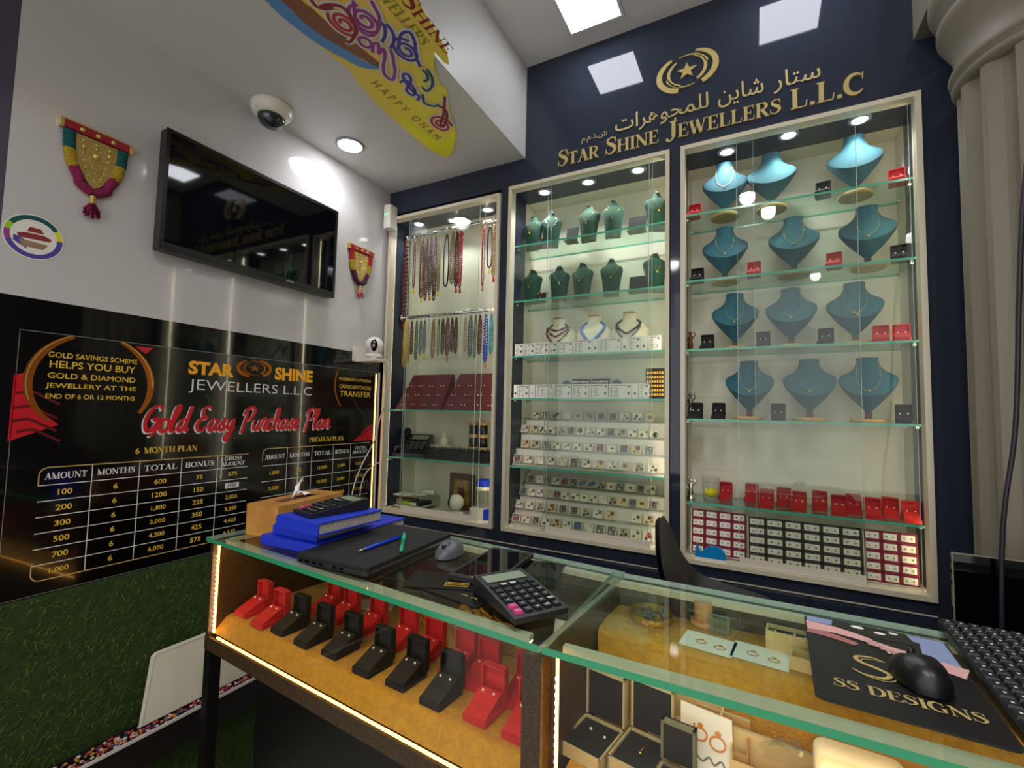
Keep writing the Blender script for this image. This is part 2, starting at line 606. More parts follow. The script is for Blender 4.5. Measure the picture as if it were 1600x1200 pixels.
def serif_glyph(ch):
    v = lambda x, w=TK: ([(x, 0), (x, 1)], w)
    lo, hi = .025, .975
    E = [v(.17), _ser(.16, lo), _ser(.16, hi)]
    if ch == 'S':
        p = smooth_pts([(.52, .78), (.47, .92), (.32, .97), (.14, .88), (.13, .70), (.30, .56), (.47, .42), (.50, .24), (.36, .06), (.20, .03), (.07, .14), (.04, .26)], 4)
        m = len(p) - 1
        return .60, [(p, [.04 + .16 * math.exp(-((i / m - .5) / .22) ** 2) for i in range(m + 1)]), ([(.53, .66), (.53, .99)], .035), ([(.03, .01), (.03, .36)], .035)]
    if ch == 'T':
        return .72, [v(.36), ([(.03, hi), (.69, hi)], .06), ([(.045, .99), (.03, .74)], .05), ([(.675, .99), (.69, .74)], .05), _ser(.36, lo, .36)]
    if ch == 'A':
        return .82, [([(.12, 0), (.41, .98)], TN), ([(.68, 0), (.39, 1)], TK + .02), ([(.22, .33), (.58, .33)], .055), _ser(.12, lo, .24), _ser(.68, lo, .32)]
    if ch in 'RPB':
        st = list(E)
        if ch == 'B':
            st += [(arc(.36, .27, .25, .24, -90, 90), [.05] + [.16] * 13 + [.05]), (arc(.34, .755, .22, .22, -90, 90), [.05] + [.15] * 13 + [.05]), ([(.17, .03), (.36, .03)], .05), ([(.17, .52), (.36, .52)], .05), ([(.17, hi), (.36, hi)], .05)]
            return .68, st
        st += [(arc(.36, .74, .24, .235, -90, 90), [.05] + [.06 + .12 * math.sin(PI * k / 12) for k in range(13)] + [.05]), ([(.17, .505), (.37, .505)], .05), ([(.17, hi), (.37, hi)], .05)]
        if ch == 'R':
            st += [([(.36, .5), (.64, .02)], .17), _ser(.68, lo, .16)]
            return .78, st
        return .66, st
    if ch == 'H':
        return .88, E + [v(.70), _ser(.70, lo), _ser(.70, hi), ([(.2, .52), (.7, .52)], .055)]
    if ch == 'I':
        return .38, [v(.19), _ser(.19, lo, .34), _ser(.19, hi, .34)]
    if ch == 'N':
        return .86, [v(.14, TN), ([(.12, .98), (.72, .02)], TK), v(.72, TN), _ser(.13, lo, .24), _ser(.10, hi, .2), _ser(.72, hi, .24)]
    if ch == 'E':
        return .68, E + [([(.17, hi), (.58, hi)], .05), ([(.58, .99), (.60, .74)], .05), ([(.17, .52), (.44, .52)], .05), ([(.45, .40), (.45, .64)], .045), ([(.17, lo), (.60, lo)], .05), ([(.61, .01), (.64, .28)], .05)]
    if ch == 'J':
        p = smooth_pts([(.36, 1), (.36, .3), (.33, .05), (.20, -.08), (.06, -.02), (.05, .08)], 4)
        return .54, [(p, [TK] * 6 + [.15, .13, .11, .10, .09, .08, .08, .09, .10, .11, .12, .12, .12, .12, .12][:len(p) - 6]), _ser(.36, hi, .34)]
    if ch == 'W':
        return 1.10, [([(.12, 1), (.34, .02)], TK), ([(.34, 0), (.54, .96)], TN), ([(.50, 1), (.74, .02)], TK), ([(.74, 0), (.96, 1)], TN), _ser(.14, hi, .3), _ser(.50, hi, .2), _ser(.96, hi, .22)]
    if ch == 'L':
        return .66, E + [([(.17, lo), (.58, lo)], .05), ([(.58, .01), (.62, .32)], .05)]
    if ch == 'C':
        p = arc(.40, .5, .33, .47, 48, 318, 22)
        return .74, [(p, [.05 + .15 * max(0, math.sin(PI * k / 22)) for k in range(23)]), ([(.64, .66), (.66, .99)], .05)]
    if ch == 'G':
        p = arc(.40, .5, .33, .47, 48, 300, 22)
        return .80, [(p, [.05 + .15 * max(0, math.sin(PI * k / 22)) for k in range(23)]), ([(.62, .66), (.64, .99)], .05), ([(.63, .06), (.63, .42)], .16), ([(.48, .44), (.76, .44)], .05)]
    if ch == 'D':
        return .82, E + [(arc(.34, .5, .38, .475, -90, 90, 18), [.05 + .14 * math.sin(PI * k / 18) for k in range(19)]), ([(.17, hi), (.35, hi)], .05), ([(.17, lo), (.35, lo)], .05)]
    if ch == '.':
        return .28, [([(.06, .08), (.22, .08)], .16)]
    if ch in 'OQ0':
        return .84, [(arc(.42, .5, .33, .46, 0, 360, 28), [.06 + .13 * abs(math.cos(2 * PI * k / 28)) for k in range(29)])]
    if ch == 'M':
        return 1.0, [v(.13, TN), ([(.13, .98), (.48, .02)], TK), ([(.48, 0), (.84, .98)], TN), v(.84), _ser(.13, lo, .24), _ser(.84, lo), _ser(.10, hi, .2), _ser(.87, hi, .2)]
    if ch == 'U':
        p = smooth_pts([(.16, 1), (.16, .35), (.24, .08), (.44, .03), (.64, .10), (.70, .35), (.70, 1)], 4)
        m = len(p) - 1
        return .86, [(p, [TK if i < m * .42 else (TN if i > m * .6 else .1) for i in range(m + 1)]), _ser(.16, hi), _ser(.70, hi, .24)]
    return .3, []


def serif_text(mb, s, u0, v0, u1, v1, fr, h0=.0, h1=.006, small=.74):
    """Small-cap lettering: upper-case letters full height, lower-case ones small caps."""
    x = 0
    items = []
    for ch in s:
        k = small if ch.islower() else 1.0
        if ch == ' ':
            x += .34
            continue
        w, st = serif_glyph(ch.upper())
        items.append((x, k, st))
        x += (w + .02) * k
    sx = (u1 - u0) / x
    sy = v1 - v0
    for ox, k, st in items:
        for j_, (pts, ws) in enumerate(st):
            q = [(u0 + (ox + p[0] * k) * sx, v0 + p[1] * k * sy) for p in pts]
            kk = k * (sx + sy) / 2
            stroke(mb, q, [w * kk for w in ws] if isinstance(ws, list) else ws * kk, fr, h0 + 2e-5 * j_, None if h1 is None else h1 + 6e-5 * j_)


# ------------------------------------------------------------------ lamps
def spot(name, loc, w, parent=None, ang=120, col=(.97, .98, 1.0), r=.02, blend=.6):
    d = bpy.data.lights.new(name, 'SPOT')
    d.energy = w
    d.spot_size = math.radians(ang)
    d.spot_blend = blend
    d.shadow_soft_size = r
    d.color = col
    o = bpy.data.objects.new(name, d)
    COL.objects.link(o)
    o.location = loc
    if parent:
        o.parent = parent
    return o


def square_light(x, y, label):
    t = thing('square_ceiling_light', label, 'ceiling light', (x, y, 3.02), 0, 'square ceiling panels')
    w = .105
    m = MB('ceiling_white')
    for a, b in (((-w - .012, -w - .012), (w + .012, -w)), ((-w - .012, w), (w + .012, w + .012)), ((-w - .012, -w), (-w, w)), ((w, -w), (w + .012, w))):
        m.box((a[0], a[1], -.012), (b[0], b[1], -.0005))
    m.build('frame', t)
    MB('lamp_white').box((-w, -w, -.009), (w, w, -.0005)).build('diffuser', t)
    return t


square_light(-.57, 1.642, 'lit square ceiling panel nearest the left soffit above the dark sign')
square_light(.133, 1.642, 'lit square ceiling panel mirrored at the upper right of the dark sign')
square_light(.836, 1.642, 'lit square ceiling panel above the fluted column')


def round_light(x, y):
    t = thing('recessed_downlight', 'small round downlight in the main ceiling, out of direct view', 'downlight', (x, y, 3.02), 0, 'ceiling downlights')
    MB('lamp_rim').lathe([(.062, -.0005), (.060, -.006), (.052, -.008), (.050, -.004), (.050, -.0005)], 24).build('rim', t)
    MB('downlight_lens').lathe([(.0498, -.0006), (.048, -.007), (.03, -.011), (.001, -.012)], 24).build('lens', t)
    spot('ceiling_beam', (x, y, 2.99), 12, None, 165, (1, .97, .93), .05, .9)


for x, y in ((-.04, .06), (.10, -.26), (.92, .06), (-1.2, -2.3), (-.3, -2.3), (.6, -2.3), (-.75, -1.3), (1.2, -1.3)):  # first two follow reflections; the rest are added, unseen, for room light
    round_light(x, y)

# ------------------------------------------------------------------ room shell
struct('floor', MB('floor_tile').box((-2.2, -2.6, -.05), (1.6, 2.4, 0)))
struct('ceiling', MB('ceiling_white').box((-2.2, -2.6, 3.02), (1.6, 2.4, 3.1)))
struct('trim_1', MB('soffit_white').box((-1.754, -2.6, 2.58), (-.934, 1.85, 3.0195)))
m = MB('white_lacquer').box((-1.9, .42, 1.685), (-1.754, 1.85, 3.0195))
struct('wall_left', m)
m = MB('black_gloss').box((-1.9, -.6, .873), (-1.754, 1.85, 1.685))
m.use('dark_base').box((-1.9, -.6, 0), (-1.7545, 1.85, .873))
struct('trim_2', m)
struct('trim_3', MB('storefront_purple').box((-1.9, -.6, 1.6855), (-1.754, .419, 3.0195)))
m = MB('navy_gloss')
m.box((-1.9, 1.85, 2.456), (.476, 2.3, 3.0195))
m.box((-1.9, 1.85, 0), (.476, 2.3, .874))
for a, b in ((-1.9, -1.744), (-1.054, -1.013), (-.289, -.253)):
    m.box((a, 1.85, .874), (b, 2.3, 2.456))
m.box((.476, 1.85, 0), (1.6, 2.3, 3.0195))
for a, b in ((-1.735, -.80), (-.785, .145), (.16, .474)):     # drawer fronts under the showcases
    m.box((a, 1.838, .30), (b, 1.8495, .815))
m.use('frame_white').box((-1.735, 1.846, .822), (.474, 1.8498, .8255))
struct('wall_back', m)
struct('wall_right', MB('grey_wall').box((1.6, -2.6, 0), (1.7, 2.3, 3.02)))
MB_ = None

# fluted column at the right
CX, CY = .712, 1.66
t = thing('fluted_column', 'pale fluted round column with a ringed capital right of the showcases', 'column', (CX, CY, 0))
NF, prof = 16, []
for k in range(NF):
    for f in range(10):
        a = 2 * PI * (k + f / 10) / NF
        r = .2 if f < 3 else .2 - .022 * math.sin(PI * (f - 2.5) / 7.5) ** .7
        prof.append((r * math.cos(a), r * math.sin(a)))
MB('column_paint').prism(prof, .12, 2.33).build('shaft', t)
m = MB('column_paint')
m.lathe([(.188, 2.33), (.206, 2.335), (.212, 2.345), (.206, 2.355), (.203, 2.36), (.215, 2.365), (.218, 2.378), (.208, 2.388), (.204, 2.43), (.212, 2.46), (.232, 2.50), (.240, 2.515), (.240, 2.53), (.228, 2.535), (.224, 2.55), (.246, 2.575), (.256, 2.60), (.256, 2.625), (.24, 2.63)], 40)
m.box((-.25, -.245, 2.63), (.25, .245, 3.019))
m.build('capital', t)
MB('column_paint').lathe([(.245, 0), (.245, .05), (.235, .07), (.24, .09), (.215, .12)], 32).build('base', t)
m = MB('cable_black').tube(smooth_pts([(.63, 1.385, 3.018), (.625, 1.375, 2.75), (.595, 1.365, 2.40), (.545, 1.352, 2.15), (.511, 1.35, 1.909), (.494, 1.35, 1.648), (.489, 1.35, 1.539), (.479, 1.35, 1.378), (.451, 1.35, 1.125), (.445, 1.35, .6), (.47, 1.35, .01)], 5), .0045, 6)
tag(m.build('hanging_cable'), 'thin black cable hanging down in front of the fluted column', 'cable')
t = thing('dark_panel', 'dark glossy panel with a thin pale edge standing in front of the column', 'panel', (.657, 1.37, 0))
MB('screen_black').box((-.277, 0, .02), (.27, .018, 1.115)).build('sheet', t)
m = MB('column_paint').box((-.2795, -.0012, .02), (-.277, .0015, 1.118)).box((-.277, -.0012, 1.115), (.27, .0015, 1.118))
m.build('edge_strip', t)
MB('matte_black').box((-.24, -.05, 0), (-.2, .03, .02)).box((.16, -.05, 0), (.2, .03, .02)).build('foot', t)

# ------------------------------------------------------------------ sign on the dark header
t = thing('shop_sign', 'gold lettering and swirl emblem mounted on the dark wall above the showcases', 'sign', (-.22, 1.85, 2.6))
fr = BW(1.8499)
m = MB('gold_letter')
serif_text(m, 'Star Shine Jewellers L.L.C', -.769, 2.497, .336, 2.570, fr, .0, .006)
m.build('english_lettering', t, True)
ar = lambda s: ''.join(reversed(s))
for wd, u0, v0, u1, v1 in (('\uFEB3\uFE98\uFE8E\uFEAD', .068, 2.572, .210, 2.652), ('\uFEB7\uFE8E\uFEF3\uFEE6', -.116, 2.572, .036, 2.655), ('\uFEDF\uFEE0\uFEE4\uFEA0\uFEEE\uFEEB\uFEAE\uFE8D\uFE95', -.512, 2.570, -.150, 2.652), ('\uFEB5.\uFEAB.\uFEE1.\uFEE1', -.660, 2.574, -.546, 2.608)):
    m = MB('gold_letter')
    text(m, ar(wd), u0, v0, u1, v1, fr, .004, .004)
    m.build('arabic_word', t, True)


def emblem(m, cx, cy, w, h, fr, h0, h1):
    s = lambda p: [(cx + x * w / 2, cy + y * h / 2) for x, y in p]
    for pts, wd in ((arc(-.12, -.05, .86, .92, 118, 258, 16), .20), (arc(-.02, -.05, .62, .72, 122, 250, 14), .11)):
        n = len(pts) - 1
        stroke(m, s(pts), [wd * w * .5 * (.12 + .88 * math.sin(PI * (.08 + .84 * min(1, 1.5 * k / n) / 1.5 + .0)) ** .8) for k in range(n + 1)], fr, h0, h1)
    for pts, wd in ((arc(.12, .05, .86, .92, -62, 78, 16), .20), (arc(.02, .05, .62, .72, -58, 70, 14), .11)):
        n = len(pts) - 1
        stroke(m, s(pts), [wd * w * .5 * (.15 + .85 * math.sin(PI * (.25 + .7 * k / n)) ** .8) for k in range(n + 1)], fr, h0, h1)
    for pts in (arc(.0, .0, .72, .82, 196, 292, 10), arc(.0, .0, .72, .82, 16, 112, 10)):
        stroke(m, s(pts), [.05 * w * (1 - k / 12) for k in range(11)], fr, h0, h1)
    star = []
    for k in range(10):
        r = .40 if k % 2 == 0 else .16
        a = math.radians(90 + 36 * k)
        star.append((r * math.cos(a) * .92, r * math.sin(a) * 1.1))
    m.prism(s(star), h0, h1, fr)


m = MB('gold_letter')
emblem(m, -.228, 2.762, .215, .155, fr, 0, .006)
m.build('emblem', t, True)

# ------------------------------------------------------------------ soffit: festival board, downlight, camera, sensor
t = thing('festival_board', 'yellow cut-out festival board with swirling lettering hung under the soffit', 'sign', (-1.1, 1.2, 2.58))
fr = SF(2.5795)
uv = lambda pts: [(p[1], p[0]) for p in pts]
out = uv([(-1.248,0.775,2.578),(-1.25,0.838,2.578),(-1.242,0.922,2.578),(-1.243,0.989,2.578),(-1.236,1.082,2.578),(-1.26,1.145,2.578),(-1.28,1.25,2.578),(-1.29,1.407,2.578),(-1.291,1.577,2.578),(-1.268,1.673,2.578),(-1.246,1.684,2.578),(-1.193,1.642,2.578),(-1.126,1.567,2.578),(-1.088,1.504,2.578),(-1.062,1.441,2.578),(-1.032,1.384,2.578),(-1.001,1.333,2.578),(-0.99,1.303,2.578),(-0.999,1.282,2.578),(-0.986,1.255,2.578),(-0.974,1.221,2.578),(-0.952,1.183,2.578),(-0.92,1.147,2.578),(-0.921,1.198,2.578),(-0.91,1.214,2.578),(-0.884,1.165,2.578),(-0.87,1.105,2.578),(-0.857,1.024,2.578),(-0.846,0.974,2.578)])
out = [(out[0][0] - .5, out[0][1] + .0)] + out + [(out[-1][0] - .6, out[-1][1])]
MB('stick_yellow').prism(out, .0, .004, fr).build('board', t, True)
m = MB('stick_blue')
q = smooth_pts(uv([(-1.217,0.786,2.575),(-1.22,0.866,2.575),(-1.21,0.961,2.575),(-1.19,1.031,2.575),(-1.174,1.081,2.575),(-1.13,1.121,2.575)]), 5)
q = [(q[0][0] - .45, q[0][1])] + q
stroke(m, q, [.06, .055] + [.055 * (1 - (k / len(q)) ** 2) + .006 for k in range(len(q) - 2)], fr, .0045)
m.use('stick_brown')
q = smooth_pts(uv([(-1.175,0.839,2.575),(-1.174,0.906,2.575),(-1.16,0.977,2.575),(-1.142,1.049,2.575),(-1.127,1.112,2.575)]), 5)
q = [(q[0][0] - .45, q[0][1])] + q
stroke(m, q, [.06, .055] + [.06 * (1 - (k / len(q)) ** 2) + .004 for k in range(len(q) - 2)], fr, .005)
m.use('stick_lime')
m.prism(uv([(-1.25,1.288,2.575),(-1.264,1.43,2.575),(-1.277,1.559,2.575),(-1.262,1.665,2.575),(-1.237,1.672,2.575),(-1.192,1.637,2.575),(-1.126,1.562,2.575),(-1.099,1.509,2.575),(-1.159,1.563,2.575),(-1.216,1.571,2.575),(-1.228,1.496,2.575),(-1.239,1.426,2.575)]), .0042, .0046, fr)
m.build('painted_bands', t, True)
SPI = []


def spiral(c, ru, rv, turns, a0, n=44, inner=.24):
    return [(c[0] + ru * (1 - (1 - inner) * k / n) * math.cos(math.radians(a0) + 2 * PI * turns * k / n), c[1] + rv * (1 - (1 - inner) * k / n) * math.sin(math.radians(a0) + 2 * PI * turns * k / n)) for k in range(n + 1)]


E1, E2, E3, E4 = uv([(-1.1,0.933,2.574),(-1.033,0.953,2.574),(-0.999,1.101,2.574),(-1.129,1.465,2.574)])
SPI += [('ink_red', spiral(E1, .054, .036, 2.1, 200)), ('ink_magenta', spiral(E2, .058, .040, 2.2, 150)), ('ink_violet', spiral(E3, .056, .038, 2.1, 120)), ('ink_red', spiral(E4, .058, .040, 1.9, 60))]
SPI += [('ink_crimson', smooth_pts(uv([(-1.116,0.859,2.574),(-1.088,0.865,2.574),(-1.06,0.886,2.574),(-1.06,0.919,2.574),(-1.075,0.954,2.574),(-1.105,0.979,2.574),(-1.138,0.991,2.574),(-1.147,0.982,2.574)]), 5)),
        ('ink_crimson', smooth_pts(uv([(-1.115,0.813,2.574),(-1.125,0.85,2.574),(-1.111,0.869,2.574),(-1.085,0.878,2.574)]), 5)),
        ('ink_magenta', smooth_pts(uv([(-1.013,0.887,2.574),(-1.031,0.909,2.574),(-1.06,0.944,2.574),(-1.072,0.982,2.574),(-1.054,1.004,2.574),(-1.016,0.992,2.574),(-0.986,0.964,2.574),(-0.975,0.936,2.574),(-0.966,0.91,2.574)]), 5)),
        ('ink_magenta', spiral(uv([(-1.095,1.014,2.574)])[0], .022, .017, 1.0, 0, 16, .98)),
        ('ink_magenta', smooth_pts(uv([(-1.105,1.056,2.574),(-1.076,1.031,2.574),(-1.061,1.038,2.574),(-1.089,1.069,2.574),(-1.059,1.059,2.574),(-1.08,1.088,2.574),(-1.116,1.118,2.574),(-1.139,1.151,2.574),(-1.131,1.181,2.574),(-1.093,1.151,2.574),(-1.071,1.119,2.574),(-1.054,1.096,2.574),(-1.042,1.072,2.574)]), 5)),
        ('ink_violet', smooth_pts(uv([(-0.999,0.97,2.574),(-0.995,0.993,2.574),(-1.015,1.019,2.574),(-1.045,1.037,2.574)]), 5)),
        ('ink_violet', smooth_pts(uv([(-0.984,0.99,2.574),(-0.988,1.023,2.574),(-1.008,1.05,2.574),(-1.039,1.069,2.574)]), 5)),
        ('ink_violet', smooth_pts(uv([(-1.02,1.083,2.574),(-0.97,1.041,2.574),(-0.94,1.047,2.574),(-0.953,1.087,2.574),(-0.984,1.13,2.574),(-1.002,1.174,2.574)]), 5)),
        ('ink_violet', smooth_pts(uv([(-1.117,1.203,2.574),(-1.089,1.205,2.574),(-1.093,1.257,2.574),(-1.119,1.276,2.574),(-1.122,1.243,2.574),(-1.078,1.216,2.574),(-1.064,1.188,2.574),(-1.078,1.176,2.574),(-1.096,1.207,2.574),(-1.104,1.264,2.574),(-1.101,1.291,2.574),(-1.122,1.304,2.574)]), 5)),
        ('ink_green', smooth_pts(uv([(-1.004,1.189,2.574),(-1.004,1.212,2.574),(-1.017,1.234,2.574),(-1.037,1.236,2.574)]), 5)),
        ('ink_green', smooth_pts(uv([(-0.989,1.193,2.574),(-0.997,1.232,2.574),(-1.023,1.267,2.574),(-1.058,1.28,2.574),(-1.058,1.256,2.574)]), 5)),
        ('ink_green', smooth_pts(uv([(-1.082,1.288,2.574),(-1.106,1.328,2.574),(-1.088,1.358,2.574),(-1.062,1.363,2.574)]), 5)),
        ('ink_crimson', smooth_pts(uv([(-1.071,1.362,2.574),(-1.058,1.393,2.574),(-1.077,1.434,2.574),(-1.126,1.479,2.574),(-1.125,1.456,2.574),(-1.077,1.412,2.574),(-1.015,1.333,2.574)]), 5))]
m = MB('stick_white')
for i, (c, p) in enumerate(SPI):
    stroke(m, p, .026, fr, .0052 + i * .00005)
m.build('white_outline', t, True)
m = MB('ink_red')
for i, (c, p) in enumerate(SPI):
    m.use(c)
    stroke(m, p, .0105, fr, .0064 + i * .00008)
m.build('swirl_lettering', t, True)
m = MB('ink_olive')
a, b = uv([(-1.219,1.161,2.574),(-1.217,1.542,2.574)])
dy = (b[1] - a[1]) / (b[0] - a[0])
tf = lambda u, v, h: fr(u, v + (u - a[0]) * dy, h)
text(m, 'H A P P Y   O N A M', a[0], a[1], b[0], a[1] + .036, tf, .0056)
m.build('greeting_words', t, True)
m = MB('ink_crimson')
a2, b2 = uv([(-0.901,1.014,2.574),(-0.902,1.16,2.574)])
serif_text(m, 'Star Shine', a2[0] - .30, a2[1] + .01, b2[0] + .01, a2[1] + .058, fr, .0056, None)
m.build('shop_name', t, True)
m = MB('ink_olive')
a3, b3 = uv([(-0.933,0.937,2.574),(-0.926,1.107,2.574)])
serif_text(m, 'JEWELLERS', a3[0] - .08, a3[1] - .008, b3[0], a3[1] + .027, fr, .0056, None)
m.build('shop_name_line', t, True)

DL = (-1.592,1.415,2.58)
t = thing('recessed_downlight', 'bright round recessed downlight in the grey soffit above the TV', 'downlight', DL)
MB('lamp_rim').lathe([(.062, -.0005), (.060, -.006), (.052, -.008), (.050, -.004), (.050, -.0005)], 28).build('rim', t)
MB('downlight_lens').lathe([(.0498, -.0006), (.048, -.007), (.03, -.011), (.001, -.012)], 28).build('lens', t)
spot('downlight_beam', (DL[0], DL[1], 2.56), 2.6, None, 150, (.96, .97, 1), .04)

DC = (-1.697,1.088,2.58)
t = thing('dome_camera', 'white dome security camera with a smoked lens at the edge of the soffit', 'security camera', (-1.665, DC[1] + .0, 2.58))
m = MB('white_plastic').lathe([(.072, -.0005), (.075, -.012), (.072, -.032), (.060, -.046), (.05, -.05)], 32)
for k in range(3):
    a = 2 * PI * k / 3 + .6
    m.ball((.066 * math.cos(a), .066 * math.sin(a), -.040), .005, 6, 4)
m.build('housing', t)
MB('smoke_dome').lathe([(.0495, -.048), (.047, -.062), (.038, -.078), (.02, -.089), (.001, -.092)], 28).build('dome', t)

t = thing('wall_sensor', 'white motion sensor with a green light in the corner beside the left showcase', 'alarm sensor', (-1.715, 1.805, 2.36))
MB('white_plastic').rbox((-.024, -.02, 0), (.024, .044, .125), .012, 4).build('body', t)
MB('led_green').box((-.012, -.0215, .072), (.012, -.0202, .076)).build('indicator', t)

# ------------------------------------------------------------------ left wall: TV, ornaments, sticker, wifi camera
TA, TB, TC, TD = [(-1.7,0.757,2.315),(-1.7,0.755,1.904),(-1.7,1.462,2.306),(-1.7,1.457,1.905)]
y0, y1, z0, z1 = (TA[1] + TB[1]) / 2, (TC[1] + TD[1]) / 2, (TB[2] + TD[2]) / 2, (TA[2] + TC[2]) / 2
t = thing('wall_television', 'black flat wide television mounted on the white wall between two ornaments', 'television', (-1.70, (y0 + y1) / 2, z0))
hw, hh = (y1 - y0) / 2, z1 - z0
MB('black_plastic').rbox((-.036, -hw, 0), (-.001, hw, hh), .004, 3, 0).build('casing', t)
fr = lambda u, v, h: (h, u, v)
MB('screen_black').box((-.001, -hw + .0125, .0275), (.0005, hw - .0125, hh - .0125)).build('screen', t)
m = MB('black_plastic')
for a, b in (((-hw, 0), (hw, .027)), ((-hw, hh - .012), (hw, hh)), ((-hw, .027), (-hw + .012, hh - .012)), ((hw - .012, .027), (hw, hh - .012))):
    m.box((-.001, a[0], a[1]), (.003, b[0], b[1]))
m.build('bezel', t)
m = MB('key_white')
text(m, 'JVC', .105, .012, .14, .021, fr, .0034, .03)
m.build('maker_mark', t)
MB('matte_black').box((-.0535, -.15, .1), (-.036, .15, .32)).build('wall_bracket', t)


def ornament(y, z, w, label, cols, tcol):
    """Elephant-forehead ornament: red bar, embossed gold shield, yarn border, tassel."""
    t = thing('elephant_ornament', label, 'wall ornament', (-1.753, y, z), 0, 'hanging elephant ornaments')
    s = w / .165
    fr = lambda u, v, h: (h * s, u * s, v * s)
    m = MB('bar_red').box((.0, -.0825 * s, .0), (.016 * s, .0825 * s, .022 * s))
    m.build('top_bar', t)
    m = MB('pale_gold').box((-.0, -.0855 * s, -.002 * s), (.018 * s, -.078 * s, .024 * s)).box((-.0, .078 * s, -.002 * s), (.018 * s, .0855 * s, .024 * s))
    m.box((.0, -.08 * s, .0225 * s), (.016 * s, .08 * s, .0255 * s))
    for u in (-.037, 0, .037):
        m.ball(fr(u, .010, .017), (.004 * s, .007 * s, .0065 * s), 10, 6)
    m.build('bar_trim', t)
    half = lambda v: .050 * max(0, 1 - ((-v) / .152) ** 2.6) ** .75 if v > -.152 else 0
    zs = [-.004 - .148 * k / 14 for k in range(15)]
    L = [(-half(v), v) for v in zs]
    R = [(half(v), v) for v in zs]
    poly = [(u, v) for u, v in R] + [(u, v) for u, v in reversed(L)]
    MB('plate_gold').prism(poly, .004, .012, fr).build('gold_shield', t)
    m = MB('pale_gold')
    for u, v, r in ((0, -.052, .010), (0, -.030, .004), (0, -.018, .005), (-.032, -.018, .005), (.032, -.018, .005), (-.030, -.036, .006), (.032, -.036, .0065), (-.030, -.056, .004), (.029, -.056, .0045), (-.027, -.076, .004), (.026, -.076, .0045), (-.022, -.096, .004), (.021, -.096, .004), (-.015, -.116, .004), (.015, -.116, .004), (0, -.128, .0035), (0, -.104, .003)):
        m.ball(fr(u, v, .012), (r * .7 * s, r * s, r * s), 10, 6)
    for k in range(3):
        p = [fr(.017 * math.cos(a) * (1 - .2 * k), -.058 - .011 * k + .012 * math.sin(a), .0125) for a in [PI + PI * j / 8 for j in range(9)]]
        m.tube(p, .0014 * s, 5)
    edge = R[::1] + L[::-1]
    for u, v in edge:
        m.ball(fr(u * .97, v, .0125), .0016 * s, 6, 4)
    m.build('embossed_studs', t)
    for side in (-1, 1):
        for (v0, v1), c, nm in zip(((-.004, -.056), (-.056, -.108)), cols[:2], ('upper_yarn', 'middle_yarn')):
            pts = [fr(side * (half(v0 + (v1 - v0) * k / 6) + .013), v0 + (v1 - v0) * k / 6, .009) for k in range(7)]
            m = MB(c)
            for j, p in enumerate(pts[:-1]):
                m.ball([(p[i] + pts[j + 1][i]) / 2 for i in range(3)], (.011 * s, .016 * s, .0072 * s), 10, 6)
            m.build('yarn_border', t)
    pts = [fr(side * (half(v) + .012 * min(1, half(v) / .02)), v - (.012 if half(v) < .02 else 0), .009) for side in (1,) for v in [-.108 - .044 * k / 7 for k in range(8)]]
    pts += [(p[0], -p[1], p[2]) for p in reversed(pts)]
    m = MB(cols[2])
    q = smooth_pts(pts, 2)
    m.tube(q, .0125 * s, 8)
    for p in q[::2]:
        m.ball(p, (.012 * s, .015 * s, .0135 * s), 8, 6)
    m.build('yarn_border', t)
    ts = MB('pale_gold')
    for k in range(4):
        ts.lathe([(.006 * s, -.0035 * s), (.0085 * s, 0), (.006 * s, .0035 * s)], 10, True, fr(0, -.176 - .006 * k, .012))
    cap = ts.build('tassel_cap', t)
    m = MB(tcol)
    for k in range(26):
        a = 2 * PI * k / 26 * 2.6
        r = .008 + .008 * (k % 3) / 2
        e = fr(.016 * math.cos(a) * (1 + .25 * (k % 2)), -.238 + .006 * (k % 4), .014 + .010 * math.sin(a))
        m.tube([fr(.004 * math.cos(a), -.195, .012 + .003 * math.sin(a)), e], [.0022 * s, .0034 * s], 5)
    m.build('tassel', t)
    return t


ornament(.598, 2.190, .165, 'larger gold elephant ornament with teal yellow and magenta yarn left of the TV', ('yarn_teal', 'yarn_yellow', 'yarn_magenta'), 'yarn_magenta')
ornament(1.652, 2.186, .160, 'smaller-looking gold elephant ornament with red yellow and purple yarn right of the TV', ('yarn_red', 'yarn_yellow', 'yarn_purple'), 'yarn_pink')

t = thing('round_sticker', 'round rainbow-rimmed sticker with a boat picture on the white wall', 'sticker', (-1.7535, .484, 1.853))
fr = lambda u, v, h: (h, u, v)
R_ = .062
MB('paper').prism(arc(0, 0, R_, R_, 0, 350, 35), 0, .0008, fr).build('disc', t)
m = MB('yarn_teal')
for c, a0, a1 in (('yarn_teal', 35, 150), ('tag_yellow', 5, 35), ('marker_green', 150, 172), ('ink_violet', -100, 5), ('ink_magenta', 172, 200), ('ink_violet', 200, 260)):
    m.use(c)
    stroke(m, arc(0, 0, .053, .053, a0, a1, 12), .012, fr, .001)
m.build('coloured_rim', t)
m = MB('ink_crimson')
m.prism([(-.03, -.008), (.032, -.004), (.036, .004), (.02, .010), (-.02, .008), (-.034, .002)], .0009, .0012, fr)
m.prism([(-.015, .012), (.02, .014), (.012, .026), (-.01, .026)], .0009, .0012, fr)
m.use('bead_tan').prism([(-.022, -.03), (.02, -.03), (.03, -.014), (-.03, -.012)], .0009, .0012, fr)
m.use('ink_violet').prism([(-.04, -.02), (-.012, -.036), (-.02, -.01), (-.04, -.004)], .0009, .0011, fr)
m.build('boat_picture', t)

